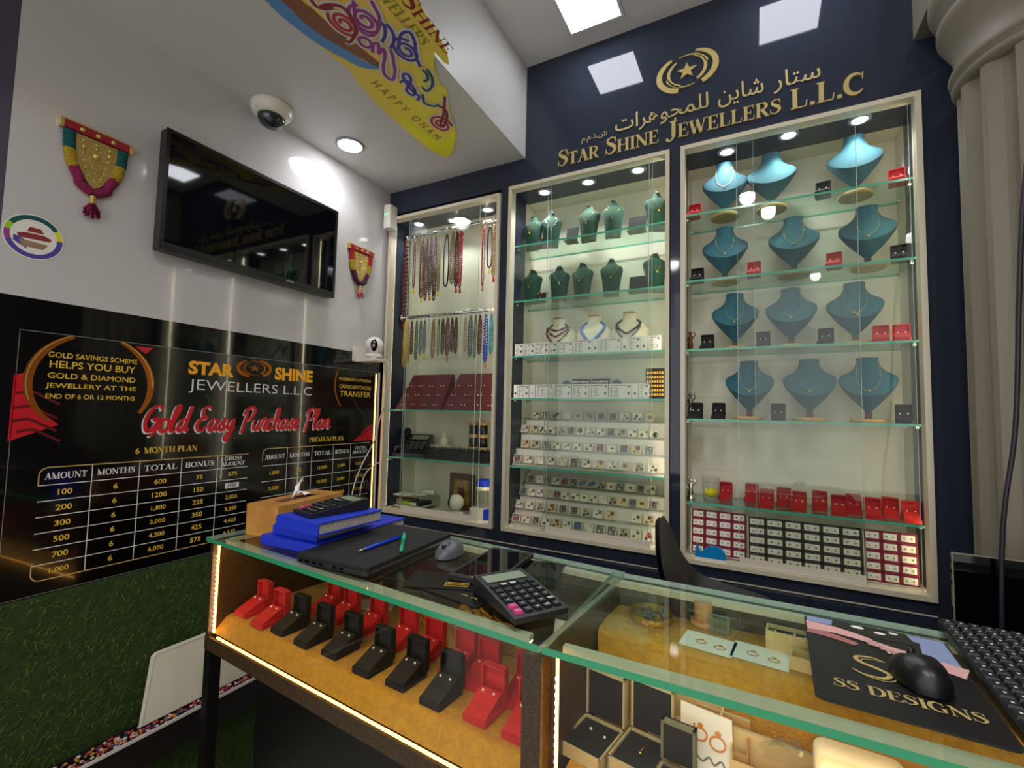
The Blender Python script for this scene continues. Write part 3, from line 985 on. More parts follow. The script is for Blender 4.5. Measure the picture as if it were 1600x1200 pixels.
t = thing('wifi_camera', 'small white ball-headed camera on a wall bracket at the poster corner', 'security camera', (-1.752, 1.66, 1.635))
m = MB('white_plastic')
m.rbox((.0, -.03, .0), (.018, .05, .075), .008, 3, 0)
m.rbox((.0, -.02, .0), (.135, .05, .018), .008, 3, 1)
m.build('bracket', t)
MB('white_plastic').lathe([(.036, .018), (.040, .022), (.040, .034), (.030, .042)], 24, True, (.10, .015, 0)).build('base', t)
MB('white_plastic').ball((.10, .015, .078), .045, 24, 16).build('head', t)
m = MB('screen_black')
m.M = Matrix.Translation((.10, .015, .078)) @ Matrix.Rotation(math.radians(42), 4, 'Z')
m.grid(lambda a, b: (lambda th, ph: (.0456 * math.cos(ph) * math.sin(th), -.0456 * math.cos(ph) * math.cos(th), .0456 * math.sin(ph)))((a - .5) * .75 * max(.25, math.sin(PI * b) ** .5), (b - .5) * 1.45), 10, 12)
m.build('face_plate', t)
m = MB('silver')
m.M = Matrix.Translation((.10, .015, .078)) @ Matrix.Rotation(math.radians(42), 4, 'Z')
m.ball((0, -.0445, .012), .006, 8, 6).ball((0, -.045, -.004), .007, 8, 6)
m.build('lens', t)
m = MB('cable_white').tube(smooth_pts([(-1.62, 1.70, 1.655), (-1.60, 1.72, 1.63), (-1.605, 1.73, 1.56), (-1.64, 1.76, 1.45), (-1.70, 1.78, 1.35), (-1.735, 1.79, 1.25), (-1.742, 1.70, 1.10), (-1.742, 1.66, .98), (-1.742, 1.7, .9)], 6), .0035, 6)
tag(m.build('white_cable'), 'thin white cable running down from the ball-headed camera', 'cable')
m = MB('cable_white').tube(smooth_pts([(-1.735,1.923,1.141),(-1.735,1.824,1.128),(-1.735,1.742,1.088),(-1.735,1.71,1.026),(-1.735,1.704,0.974)], 6), .0028, 6)
tag(m.build('white_cable'), 'thin white cable looping across the right edge of the savings poster', 'cable')

# ------------------------------------------------------------------ savings poster
t = thing('savings_poster', 'large black poster with gold savings-plan tables on the left wall', 'poster', (-1.752, 1.13, 1.2))
fr = LW(-1.7535)
PU0, PU1, PV0, PV1 = .472, 1.812, .872, 1.596
MB('poster_black').box((-1.7538, PU0, PV0), (-1.7515, PU1, PV1)).build('panel', t, True)
fr = LW(-1.7515)
m = MB('poster_white').box((-1.7538, PU1, PV0), (-1.749, PU1 + .012, PV1))
for a, b in (((PU0, PV1 - .002), (PU1, PV1)), ((PU0, PV0), (PU0 + .0015, PV1)), ((PU0, PV0), (PU1, PV0 + .0015))):
    m.use('print_grey').box((-1.7515, a[0], a[1]), (-1.7512, b[0], b[1]))
m.build('edge', t, True)
w4 = lambda p: (p[1], p[2])
m = MB('poster_red')
m.prism([w4(p) for p in [(-1.752,0.734,1.586),(-1.752,0.785,1.587),(-1.752,0.764,1.564)]], .0, .0003, fr)
m.build('red_drape', t, True)
m = MB('poster_red')
m.prism([w4(p) for p in [(-1.752,1.662,1.244),(-1.752,1.755,1.315),(-1.752,1.784,1.325),(-1.752,1.785,1.248)]], .0, .0003, fr)
m.use('poster_darkred')
for a in [(-1.752,1.704,1.267),(-1.752,1.742,1.288)]:
    b = w4(a)
    stroke(m, [(b[0], b[1]), (b[0] + .05, b[1] + .03)], .006, fr, .0005)
m.build('red_drape', t, True)
m = MB('poster_red')
m.prism([w4(p) for p in [(-1.752,0.469,1.472),(-1.752,0.488,1.479),(-1.752,0.499,1.42),(-1.752,0.52,1.381),(-1.751,0.567,1.338),(-1.752,0.514,1.315),(-1.752,0.468,1.295)]], .0, .0003, fr)
m.use('poster_darkred')
for a in [(-1.752,0.476,1.423),(-1.752,0.473,1.383),(-1.752,0.473,1.348),(-1.752,0.483,1.319)]:
    b = w4(a)
    stroke(m, smooth_pts([(b[0], b[1]), (b[0] + .03, b[1] + .006), (b[0] + .06, b[1] - .010), (b[0] + .09, b[1] - .028)], 4), .007, fr, .0005)
m.build('red_drape', t, True)
m = MB('ring_gold')
c0, c1 = w4((-1.751,0.49,1.47)), w4((-1.752,0.792,1.482))
cc = ((c0[0] + c1[0]) / 2, 1.458)
rr = (c1[0] - c0[0]) / 2 - .006
top_a = math.degrees(math.asin(min(1, (PV1 - .004 - cc[1]) / rr)))
for a0, a1 in ((180 - top_a, 228), (-36, top_a)):
    p = arc(cc[0], cc[1], rr, rr, a0, a1, 24)
    stroke(m, p, [.004 + .016 * math.sin(PI * min(1, max(0, .12 + .8 * k / 24))) for k in range(25)], fr, .0006)
m.use('pale_gold')
p = arc(cc[0], cc[1], rr + .004, rr + .004, 180 - top_a, 200, 16)
stroke(m, p, .003, fr, .0008)
p = arc(cc[0], cc[1], rr + .004, rr + .004, 0, top_a, 16)
stroke(m, p, .003, fr, .0008)
m.build('gold_ring', t, True)
m = MB('ring_gold')
d0 = w4((-1.751,1.533,1.518))
p = arc(d0[0] + .155, d0[1], .155, .155, 132, 222, 16)
stroke(m, [q for q in p if q[1] < PV1 - .004], .008, fr, .0006)
m.build('gold_ring', t, True)


def pt2(m, s, bl, tr, bold=0.0, shear=0.0):
    text(m, s, bl[1], bl[2], tr[1], tr[2], fr, .0009, bold, shear)


m = MB('poster_gold')
for s, (a, b) in (('GOLD SAVINGS SCHEME', [(-1.752,0.533,1.525),(-1.752,0.744,1.546)]), ('HELPS YOU BUY', [(-1.752,0.537,1.495),(-1.752,0.74,1.523)]), ('GOLD & DIAMOND', [(-1.752,0.535,1.466),(-1.752,0.742,1.488)]),
                  ('JEWELLERY AT THE', [(-1.752,0.532,1.435),(-1.752,0.746,1.459)]), ('END OF 6 OR 12 MONTHS', [(-1.752,0.534,1.409),(-1.752,0.744,1.428)]),
                  ('PAYMENTS OPTIONS', [(-1.752,1.557,1.534),(-1.752,1.761,1.558)]), ('CASH/CARD/ONLINE', [(-1.752,1.559,1.496),(-1.752,1.763,1.525)]), ('TRANSFER', [(-1.752,1.563,1.458),(-1.752,1.763,1.495)])):
    if s[0] == 'P':
        m.build('savings_notice', t, True)
        m = MB('poster_gold')
    hs = .62 if s[0] in 'PC' else .74
    c, d = (a[2] + b[2]) / 2, (b[2] - a[2]) / 2 * hs
    pt2(m, s, (0, a[1], c - d), (0, b[1], c + d), .016)
m.build('payment_notice', t, True)
m = MB('poster_amber')
for s, (a, b) in (('STAR', [(-1.752,0.895,1.511),(-1.752,1.055,1.559)]), ('SHINE', [(-1.752,1.223,1.515),(-1.751,1.407,1.568)])):
    pt2(m, s, a, b, .045)
e = w4((-1.752,1.136,1.553))
m.use('ring_gold')
emblem(m, e[0], e[1], .135, .068, fr, .0003, .0012)
m.build('shop_name', t, True)
m = MB('poster_white')
a, b = [(-1.752,0.9,1.44),(-1.752,1.407,1.5)]
pt2(m, 'JEWELLERS L.L.C', (0, a[1], a[2] + .006), (0, b[1], b[2] - .006), -.008)
m.build('shop_name_line', t, True)
CUR = {'G': (.62, [[(.58, .80), (.46, .98), (.22, .86), (.08, .45), (.20, .06), (.42, .10), (.56, .42), (.34, .44), (.62, .46), (.52, .0), (.36, -.16)]]),
       'o': (.42, [[(.22, .48), (.06, .36), (.08, .08), (.22, .0), (.36, .14), (.34, .40), (.22, .48), (.44, .40)]]),
       'l': (.30, [[(.02, .14), (.22, .70), (.22, .98), (.10, .86), (.08, .10), (.16, .0), (.30, .12)]]),
       'd': (.46, [[(.34, .40), (.20, .48), (.06, .30), (.10, .03), (.24, .06), (.36, .40), (.42, 1.0), (.36, .20), (.42, .0), (.50, .10)]]),
       'E': (.56, [[(.54, .86), (.38, 1.0), (.20, .86), (.24, .60), (.40, .56), (.18, .48), (.06, .22), (.20, .0), (.40, .06), (.54, .22)]]),
       'a': (.46, [[(.36, .38), (.22, .48), (.06, .30), (.08, .05), (.20, .02), (.34, .22), (.38, .46), (.36, .12), (.42, .0), (.50, .12)]]),
       's': (.36, [[(.02, .10), (.24, .52), (.20, .30), (.30, .12), (.18, .0), (.06, .06)], [(.2, .0), (.38, .14)]]),
       'y': (.44, [[(.06, .48), (.08, .16), (.20, .06), (.34, .46), (.32, .0), (.20, -.42), (.06, -.32), (.20, -.10), (.48, .14)]]),
       'P': (.60, [[(.22, .94), (.14, .0), (.06, -.06)], [(.04, .66), (.16, .92), (.44, 1.0), (.58, .80), (.46, .52), (.24, .46)]]),
       'u': (.46, [[(.06, .46), (.06, .10), (.18, .0), (.32, .18), (.36, .46), (.34, .10), (.42, .0), (.50, .10)]]),
       'r': (.34, [[(.02, .10), (.12, .50), (.26, .40), (.20, .10), (.26, .0), (.38, .12)]]),
       'c': (.34, [[(.30, .38), (.20, .48), (.06, .32), (.08, .06), (.20, .0), (.38, .14)]]),
       'h': (.46, [[(.02, .14), (.22, .76), (.18, .98), (.10, .80), (.06, .0)], [(.06, .16), (.22, .46), (.32, .38), (.30, .10), (.38, .0), (.48, .12)]]),
       'e': (.36, [[(.04, .16), (.26, .34), (.22, .48), (.08, .36), (.06, .10), (.18, .0), (.38, .14)]]),
       'n': (.50, [[(.06, .46), (.08, .0)], [(.08, .20), (.24, .48), (.34, .36), (.32, .10), (.40, .0), (.52, .12)]])}


def cursive(m, s, u0, v0, wid, hgt, fr, h, lw):
    x = sum(.30 if c == ' ' else CUR[c][0] for c in s)
    k = wid / x
    x = 0
    for n_, c in enumerate(s):
        if c == ' ':
            x += .30
            continue
        w, st = CUR[c]
        for p in st:
            q = [(u0 + (x + a + .22 * b) * k, v0 + b * hgt) for a, b in smooth_pts(p, 5)]
            n = len(q) - 1
            stroke(m, q, [lw * (.55 + .45 * math.sin(PI * j / n)) for j in range(n + 1)], fr, h + .00003 * n_)
        x += w


a, b = [(-1.752,0.765,1.312),(-1.752,1.535,1.324)]
m = MB('poster_white')
cursive(m, 'Gold Easy Purchase Plan', a[1] - .004, a[2] - .004, b[1] - a[1] - .02, .088, fr, .0007, .013)
m.build('script_shadow', t, True)
m = MB('poster_red')
cursive(m, 'Gold Easy Purchase Plan', a[1], a[2], b[1] - a[1] - .02, .088, fr, .0016, .0125)
m.build('script_title', t, True)

g = MB('poster_gold')
w = MB('poster_white')
l = MB('poster_white')
gb = MB('pale_border')


def table(us, vs, rb, rt, title, tbox, heads, rows, hs):
    serif_text(g, title, tbox[0], tbox[1], tbox[2], tbox[3], fr, .0009, None)
    for u in us[1:-1]:
        stroke(l, [(u, vs[-1]), (u, vs[0])], .0022, fr, .0008)
    for v in vs[1:-1]:
        stroke(l, [(us[0], v), (us[-1], v)], .0022, fr, .0008)
    c = .02
    stroke(gb, [(us[0], vs[0] - .05), (us[0], vs[0] - c)] + arc(us[0] + c, vs[0] - c, c, c, 180, 90, 6) + [(us[-1] - .0, vs[0])], .0028, fr, .0009)
    stroke(gb, [(us[0], vs[-1] + .05), (us[0], vs[-1] + c)] + arc(us[0] + c, vs[-1] + c, c, c, 180, 270, 6) + [(us[-1], vs[-1])], .0028, fr, .0009)
    for i, hd in enumerate(heads):
        uc, vc = (us[i] + us[i + 1]) / 2, (vs[0] + vs[1]) / 2
        if hd == 'GROSS':
            serif_text(w, 'GROSS', uc - .033 * hs, vc + .004, uc + .033 * hs, vc + .019, fr, .0009, None)
            serif_text(w, 'AMOUNT', uc - .045 * hs, vc - .016, uc + .045 * hs, vc - .001, fr, .0009, None)
        else:
            hw_ = (us[i + 1] - us[i]) * .40
            serif_text(w, hd, uc - hw_, vc - .009, uc + hw_, vc + .009, fr, .0009, None)
        for j, val in enumerate(rows[i]):
            vc = (vs[j + 1] + vs[j + 2]) / 2
            if val == '1550':
                w.use('poster_white').add([fr(uc - .026, vc - .010, .0009), fr(uc + .026, vc - .010, .0009), fr(uc + .026, vc + .010, .0009), fr(uc - .026, vc + .010, .0009)], [(0, 1, 2, 3)])
                w.use('ink_black')
                ctext(w, val, uc, vc, .013, fr, .0013, .02)
                w.use('poster_white')
            else:
                ctext(g, val, uc, vc, .0165, fr, .0009, .018, 1.08)


table([.535, .651, .771, .894, 1.015, 1.131], [1.219, 1.170, 1.126, 1.083, 1.039, .996, .952, .909], 0, 0, '6 MONTH PLAN'.replace('6 ', ''), (.780, 1.243, .942, 1.262),
      ('AMOUNT', 'MONTHS', 'TOTAL', 'BONUS', 'GROSS'),
      (('100', '200', '300', '500', '700', '1,000'), ('6',) * 6, ('600', '1200', '1,800', '3,000', '4,200', '6,000'), ('75', '150', '225', '350', '425', '575'), ('675', '1550', '2,025', '3,350', '4,625', '6,575')), 1)
ctext(g, '6', .762, 1.252, .019, fr, .0009, .018)
table([1.190, 1.300, 1.423, 1.541, 1.645, 1.770], [1.234, 1.165, 1.102, 1.040, .978, .915], 0, 0, 'PREMIUM PLAN', (1.405, 1.252, 1.60, 1.272),
      ('AMOUNT', 'MONTHS', 'TOTAL', 'BONUS', 'GROSS'),
      (('1,000', '2,000', '5,000', '10,000'), ('12',) * 4, ('12,000', '24,000', '60,000', '120,000'), ('1,500', '3,000', '7,500', '15,000'), ('13,500', '27,000', '67,500', '135,000')), 1.1)
g.build('table_figures', t, True)
w.build('table_headings', t, True)
l.build('table_lines', t, True)
gb.build('table_border', t, True)

t = thing('led_strip', 'glowing warm LED strip down the right edge of the savings poster', 'light strip', (-1.752, 1.80, .9))
MB('led_tape').box((-1.7512, 1.790, .90), (-1.7495, 1.802, 1.588)).build('tape', t, True)
m = MB('led_warm').box((-1.7494, 1.793, .90), (-1.7488, 1.799, 1.588))
m.build('diodes', t, True)

# ------------------------------------------------------------------ turf wall, ledge, pebbles, leaning board
m = MB('turf_dark').box((-1.7543, -.2, .0), (-1.748, 1.82, .868))
for i in range(26000):
    y, z = random.uniform(.35, 1.78), random.uniform(.02, .862)
    if .29 < z < .402:
        continue
    m.use(random.choice(('turf_a', 'turf_b', 'turf_a', 'turf_c')))
    a = random.gauss(-.6, 1.1)
    L = random.uniform(.012, .026)
    dx, dy, dz = random.uniform(.005, .014), L * math.sin(a), L * math.cos(a) * .7 - .004
    m.add([(-1.748, y - .0013, z), (-1.748, y + .0013, z), (-1.748 + dx, y + dy, z + dz)], [(0, 1, 2)])
tag(m.build('turf_wall'), 'green artificial grass covering the wall below the savings poster', 'artificial grass', kind='stuff')
t = thing('wall_ledge', 'dark narrow ledge with a white front edge across the grass wall', 'ledge', (-1.70, .8, .30))
MB('ledge_dark').box((-1.737, -.1, .300), (-1.655, 1.80, .392)).build('board', t, True)
MB('ledge_white').box((-1.657, -.1, .3922), (-1.651, 1.80, .4005)).build('edge_strip', t, True)
m = MB('pebble_red')
for i in range(900):
    m.use(random.choice(('pebble_red', 'pebble_red', 'pebble_white', 'pebble_blue', 'pebble_gold', 'yarn_magenta', 'pink_coral')))
    r = random.uniform(.003, .0058)
    m.ball((random.uniform(-1.715, -1.662), random.uniform(.35, 1.60),    .392 + r * random.choice((.7, .9, 1.6))), (r, r * 1.2, r * .8), 6, 4)
tag(m.build('ledge_pebbles'), 'mixed red and pale decorative pebbles spread along the wall ledge', 'pebbles', kind='stuff')
BD = [(-1.7,0.819,0.414),(-1.7,0.838,0.607),(-1.7,0.975,0.588),(-1.7,0.986,0.405)]
t = thing('leaning_board', 'cream shiny board leaning on the pebble ledge against the grass', 'board', (-1.70, 1.0, .345))
m = MB('board_cream')
poly = [(.795, .404), (.828, .594), (.840, .603), (1.18, .603), (1.18, .404)]
fb = lambda u, v, h: (-1.700 - .13 * (v - .404) + h, u, v)
m.prism(poly, 0, .008, fb)
m.build('sheet', t, True)
m = MB('white_plastic')
stroke(m, [(.797, .406), (.830, .592), (.841, .601), (1.178, .601)], .007, fb, .008, .010)
m.build('raised_rim', t, True)

# ------------------------------------------------------------------ three glass showcases
FRONT, BACK, REVEAL = 1.85, 2.12, 2.01


def showcase(x0, x1, z0, z1, label, shelves, lamps, doors, shelf_y0=1.884):
    t = thing('display_cabinet', label, 'display cabinet', ((x0 + x1) / 2, FRONT, z0), 0, 'glass showcases')
    e = .0012
    m = MB('niche_navy')
    m.box((x0 + e, FRONT + .002, z0 + .016), (x0 + .008, REVEAL, z1 - .006)).box((x1 - .008, FRONT + .002, z0 + .016), (x1 - e, REVEAL, z1 - .006))
    m.use('niche_white')
    m.box((x0 + e, REVEAL, z0 + .016), (x0 + .008, BACK, z1 - .006)).box((x1 - .008, REVEAL, z0 + .016), (x1 - e, BACK, z1 - .006))
    m.build('side_panel', t, True)
    MB('niche_white').box((x0 + .008, BACK, z0 + .016), (x1 - .008, BACK + .012, z1 - .006)).build('back_panel', t, True)
    m = MB('niche_navy').box((x0 + .008, FRONT + .002, z1 - .010), (x1 - .008, REVEAL + .015, z1 - .002))
    m.use('niche_white').box((x0 + .008, REVEAL + .015, z1 - .010), (x1 - .008, BACK, z1 - .002))
    m.build('top_panel', t, True)
    MB('rail_white').box((x0 + .008, FRONT + .03, z0 + .002), (x1 - .008, BACK, z0 + .016)).build('bottom_panel', t, True)
    w = .017
    m = MB('frame_white')
    for a, b in (((x0 + e, z0 + e), (x0 + w, z1 - e)), ((x1 - w, z0 + e), (x1 - e, z1 - e)), ((x0 + w, z1 - w), (x1 - w, z1 - e)), ((x0 + w, z0 + e), (x1 - w, z0 + w))):
        m.box((a[0], FRONT - .014, a[1]), (b[0], FRONT + .030, b[1]))
    m.build('frame', t, True)
    for z in shelves:
        m = MB('shelf_glass')
        xa, xb, ya, yb, h = x0 + .010, x1 - .010, shelf_y0, BACK - .035, .008
        m.add([(xa, ya, z), (xb, ya, z), (xb, yb, z), (xa, yb, z)], [(0, 1, 2, 3)])
        m.add([(xa, ya, z - h), (xb, ya, z - h), (xb, yb, z - h), (xa, yb, z - h)], [(3, 2, 1, 0)])
        m.use('glass_edge_light')
        m.add([(xa, ya, z - h), (xb, ya, z - h), (xb, ya, z), (xa, ya, z)], [(0, 1, 2, 3)])
        m.add([(xa, yb, z - h), (xb, yb, z - h), (xb, yb, z), (xa, yb, z)], [(3, 2, 1, 0)])
        s = m.build('glass_shelf', t, True)
        b = MB('steel')
        for x in (xa + .004, xb - .012):
            for y in (ya + .03, yb - .04):
                b.box((x, y, z - h - .007), (x + .008, y + .012, z - h))
        b.build('shelf_peg', s)
        for o in (s.children[0],):
            o.location = -V(t.location)
    for x, y, on in lamps:
        o = MB('lamp_rim').lathe([(.034, 0), (.034, -.004), (.024, -.006), (.023, -.001)], 24, True, (x - t.location.x, y - t.location.y, z1 - .010 - z0), False).build('downlight', t)
        MB('spot_lens').lathe([(.0228, -.002), (.0215, -.0045), (.001, -.005)], 24, True, (x - t.location.x, y - t.location.y, z1 - .010 - z0)).build('lens', o)
        spot('showcase_beam', (x, y, z1 - .022), SPOT_W * on, None, 125, (.95, .98, 1.0), .018)
    for k, (a, b, rail) in enumerate(doors):
        y = FRONT + (.004 if k % 2 == 0 else .014)
        m = MB('pane_glass')
        za, zb = z0 + (.045 if rail else .018), z1 - .018
        m.add([(a, y, za), (b, y, za), (b, y, zb), (a, y, zb)], [(0, 1, 2, 3)])
        m.use('pane_edge')
        for x in (a, b):
            m.box((x - .0006, y - .002, za), (x + .0006, y + .002, zb))
        d = m.build('glass_door', t, True)
        if rail:
            r = MB('rail_white').box((a, y - .004, z0 + .018), (b, y + .004, z0 + .045))
            r.build('door_rail', d)
            d.children[0].location = -V(t.location)
    return t


LX0, LX1, MX0, MX1, RX0, RX1 = -1.7425, -1.0555, -1.0115, -.2905, -.2515, .4745
showcase(LX0, LX1, .876, 2.437, 'left glass showcase with hanging bead necklaces and a telephone', (1.407, 1.158), [(-1.626, 1.944, .6), (-1.428, 1.985, .8), (-1.191, 1.949, .6)], [(-1.60, -1.175, True), (-1.62, -1.15, False)])
showcase(MX0, MX1, .876, 2.455, 'middle glass showcase with green busts and racks of boxed gemstones', (2.185, 1.922, 1.664, 1.470, 1.162), [(-.871, 1.935, 1.1), (-.656, 1.93, 1.1), (-.433, 1.922, 1.1)], [(-.80, -.360, True), (-.82, -.375, False)])
showcase(RX0, RX1, .866, 2.455, 'right glass showcase with teal necklace busts and earring trays', (2.195, 1.931, 1.662, 1.395, 1.082), [(-.09, 1.932, .6), (.116, 1.911, 1), (.328, 1.915, .85)], [(-.055, .305, True), (.0, .445, False)])
RS = (2.195, 1.931, 1.662, 1.395, 1.082)
MS = (2.185, 1.922, 1.664, 1.470, 1.162)

# white LED tapes standing behind the frame on both sides of each showcase
for x0, x1, nm in ((LX0, LX1, 'left'), (MX0, MX1, 'middle'), (RX0, RX1, 'right')):
    for x, s, sd in ((x0 + .0085, 1, 'left'), (x1 - .0085, -1, 'right')):
        t = thing('led_strip', f'white LED strip standing behind the {sd} frame post of the {nm} showcase', 'light strip', (x, 1.8815, .9), 0, 'showcase light strips')
        MB('niche_white').box((min(0, s * .0012), 0, .0), (max(0, s * .0012), .008, 1.52)).build('tape', t)
        if s < 0:
            m = MB('led_white_mid' if nm == 'middle' else 'led_white').box((-.002, .002, .0), (-.0012, .0065, 1.52))
        else:
            m = MB('led_white_bead')
            for k in range(120):
                m.box((.0012, .0025, k * .0126), (.002, .006, k * .0126 + .004))
        m.build('diodes', t)


# ------------------------------------------------------------------ necklace busts
def bust_surface(kind):
    """(u in -1..1 across, v in 0..1 from neck down) -> point; v<=.55 neck to rim, beyond it the undercut to the tip."""
    if kind == 'teal':
        def P_(u, v):
            th = u * PI / 2
            s, c = math.sin(th), max(0, math.cos(th))
            N = V((.031 * s, -.022 * c, .216))
            Rm = V((.083 * s, -.054 * c, .150 - .060 * c ** 1.2))
            Tp = V((.081 * s, .006 - .010 * c, .030 + .104 * (.84 * abs(s) + .16 * abs(s) ** 5)))
            if v <= .1:
                a = v / .1
                return V((.031 * s, -.022 * c, .224)) * (1 - a) + N * a
            if v <= .62:
                a = (v - .1) / .52
                B = V((.033 * s, -.020 * c, .166 - .010 * c))
                D = V((.080 * s, -.047 * c, Rm.z + .024))
                return N * (1 - a) ** 3 + B * 3 * a * (1 - a) ** 2 + D * 3 * a * a * (1 - a) + Rm * a ** 3
            a = (v - .62) / .38
            B = Rm + V((0, .012 * c, -.008))
            return Rm * (1 - a) ** 2 + B * 2 * a * (1 - a) + Tp * a * a
    elif kind == 'green':
        def P_(u, v):
            th = u * PI / 2
            s, c = math.sin(th), max(0, math.cos(th))
            keys = [(0, .013, .010, .166), (.10, .015, .012, .160), (.22, .020, .014, .146), (.36, .046, .022, .132), (.46, .050, .028, .118), (.62, .043, .033, .090), (.80, .037, .026, .045), (1, .033, .016, 0)]
            for (v0, w0, d0, z0), (v1, w1, d1, z1) in zip(keys, keys[1:]):
                if v <= v1 + 1e-9:
                    a = (v - v0) / (v1 - v0)
                    w, d, z = w0 + (w1 - w0) * a, d0 + (d1 - d0) * a, z0 + (z1 - z0) * a
                    lean = -.012 * (1 - z / .166)
                    return V((w * s, -d * c + lean + .01, z))
    else:                                     # rounded cream bust
        def P_(u, v):
            th = u * PI / 2
            s, c = math.sin(th), max(0, math.cos(th))
            keys = [(0, .028, .020, .182), (.08, .030, .022, .176), (.2, .034, .022, .152), (.36, .066, .034, .128), (.5, .084, .046, .104), (.68, .086, .056, .060), (.86, .070, .044, .016), (1, .052, .02, 0)]
            for (v0, w0, d0, z0), (v1, w1, d1, z1) in zip(keys, keys[1:]):
                if v <= v1 + 1e-9:
                    a = (v - v0) / (v1 - v0)
                    a2 = a * a * (3 - 2 * a)
                    w, d, z = w0 + (w1 - w0) * a2, d0 + (d1 - d0) * a2, z0 + (z1 - z0) * a
                    return V((w * s, -d * c + .012, z))
    return P_


SURF = {k: bust_surface(k) for k in ('teal', 'green', 'cream')}


def bust_mesh(kind, m):
    f = SURF[kind]
    nu, nv = 20, 22
    if kind == 'teal':        # the rim between the collar and the undercut stays a crisp edge
        m.grid(lambda a, b: tuple(f(2 * a - 1, .62 * (1 - b))), nu, 16).grid(lambda a, b: tuple(f(2 * a - 1, .6201 + .3799 * (1 - b))), nu, 6)
    else:
        m.grid(lambda a, b: tuple(f(2 * a - 1, 1 - b)), nu, nv)
    ring = [f(2 * i / nu - 1, 0) for i in range(nu + 1)]
    back = [f(-1, k / nv) for k in range(nv + 1)]
    side = [f(1, k / nv) for k in range(nv, -1, -1)]
    m.add([tuple(p) for p in ring], [tuple(range(nu, -1, -1))])
    off = V((0, .012, 0))
    # flat back plate following the outline
    out = back + side
    n = len(out)
    m.add([tuple(p) for p in out] + [tuple(p + off) for p in out], [tuple(range(n, 2 * n))] + [(i, (i + 1) % n, n + (i + 1) % n, n + i) for i in range(n)])


def make_bust(kind, label, cat='necklace bust', group=None):
    if kind == 'teal':
        t = thing('necklace_bust', label, cat, (0, 0, 0), 0, group)
        m = MB('teal_velvet')
        bust_mesh('teal', m)
        m.build('bib', t)
        MB('stem_brown').box((-.010, -.002, .012), (.010, .012, .05)).build('stem', t)
        MB('light_wood').lathe([(.050, 0), (.052, .002), (.052, .011), (.050, .013)], 28).build('wooden_base', t)
        return t
    t = thing('necklace_bust', label, cat, (0, 0, 0), 0, group)
    m = MB('green_velvet' if kind == 'green' else 'cream')
    bust_mesh(kind, m)
    m.build('body', t)
    if kind == 'green':
        m = MB('steel').box((-.009, -.006, .1662), (.009, .008, .1685)).ball((-.006, -.004, .170), .003, 6, 4).ball((.006, -.004, .170), .003, 6, 4)
        m.build('neck_clip', t)
    else:
        MB('light_wood').lathe([(.027, .1822), (.028, .184), (.026, .186)], 20).build('neck_cap', t)
    return t


def chain_points(kind, vmax, umax, n=22, lift=.0015, v0=.12):
    f = SURF[kind]
    out = []
    for k in range(n + 1):
        s = 2 * k / n - 1
        u = s * umax * (1 - .15 * (1 - abs(s)))
        v = v0 + (vmax - v0) * (1 - abs(s) ** 1.35)
        p = f(u, v)
        out.append(tuple(p + V((p.x * .01, -lift, lift * .6))))
    return out


def fine_necklace(kind, loc, rz, label, vmax, umax=.8, metal='pale_gold', charms=1, group='fine chain necklaces', sc=1.0):
    t = thing('pendant_necklace', label, 'necklace', loc, rz, group)
    pts = [tuple(c * sc for c in p) for p in chain_points(kind, vmax, umax)]
    MB(metal).tube(pts, .0006, 5).build('chain', t)
    m = MB(metal)
    c = V(pts[len(pts) // 2]) + V((0, -.002, 0))
    if charms == 1:
        m.ball(tuple(c + V((0, 0, -.004))), (.0036, .002, .0045), 8, 6)
    elif charms == 2:
        m.ball(tuple(c + V((-.006, 0, .004))), (.004, .002, .004), 8, 6).ball(tuple(c + V((.004, 0, -.006))), (.0035, .002, .004), 8, 6)
    else:
        for q, r in ((4, .002), (6, .0016), (7, .002), (15, .002), (16, .0016), (18, .0022)):
            m.ball(tuple(V(pts[q]) + V((0, -.001, 0))), r, 6, 4)
        m.ball(tuple(c), (.0036, .002, .0036), 8, 6)
        m.ball(tuple(c + V((0, .001, -.014))), (.003, .002, .0045), 8, 6)
    m.build('pendant', t)
    return t


teal = make_bust('teal', '', group='teal necklace busts')
rows_teal = [[(-0.102,1.985,2.237),(0.049,1.985,2.222),(0.322,1.985,2.243)], [(-0.103,1.985,1.964),(0.131,1.985,1.971),(0.353,1.985,1.969)], [(-0.069,1.985,1.687),(0.119,1.985,1.684),(0.312,1.985,1.687)], [(-0.021,1.985,1.408),(0.173,1.985,1.406),(0.344,1.985,1.405)]]
rn = ['top shelf', 'second shelf', 'third shelf', 'fourth shelf']
cn = ['left', 'middle', 'right']
charm_of = {(3, 2): 3, (2, 2): 2, (1, 1): 3}
first = True
for r, row in enumerate(rows_teal):
    for c, p in enumerate(row):
        loc = (min(p[0] + (.012 if (r, c) == (0, 1) else 0), .372), 1.985, RS[r] + .0003)
        rz = math.atan2(p[0], 1.985) * -.55
        sc = 1.0
        lab = f'teal velvet bust on a wooden base, {cn[c]} one on the {rn[r]}'
        if first:
            teal.location, teal.rotation_euler = loc, (0, 0, rz)
            teal['label'] = lab
            first = False
        else:
            dup(teal, loc, rz, lab)
        if (r, c) in ((0, 2), (0, 1)):
            continue
        fine_necklace('teal', loc, rz, f'fine gold chain with pendant on the {cn[c]} teal bust of the {rn[r]}', (.50, .50, .52)[c], .78, 'pale_gold', charm_of.get((r, c), 1))

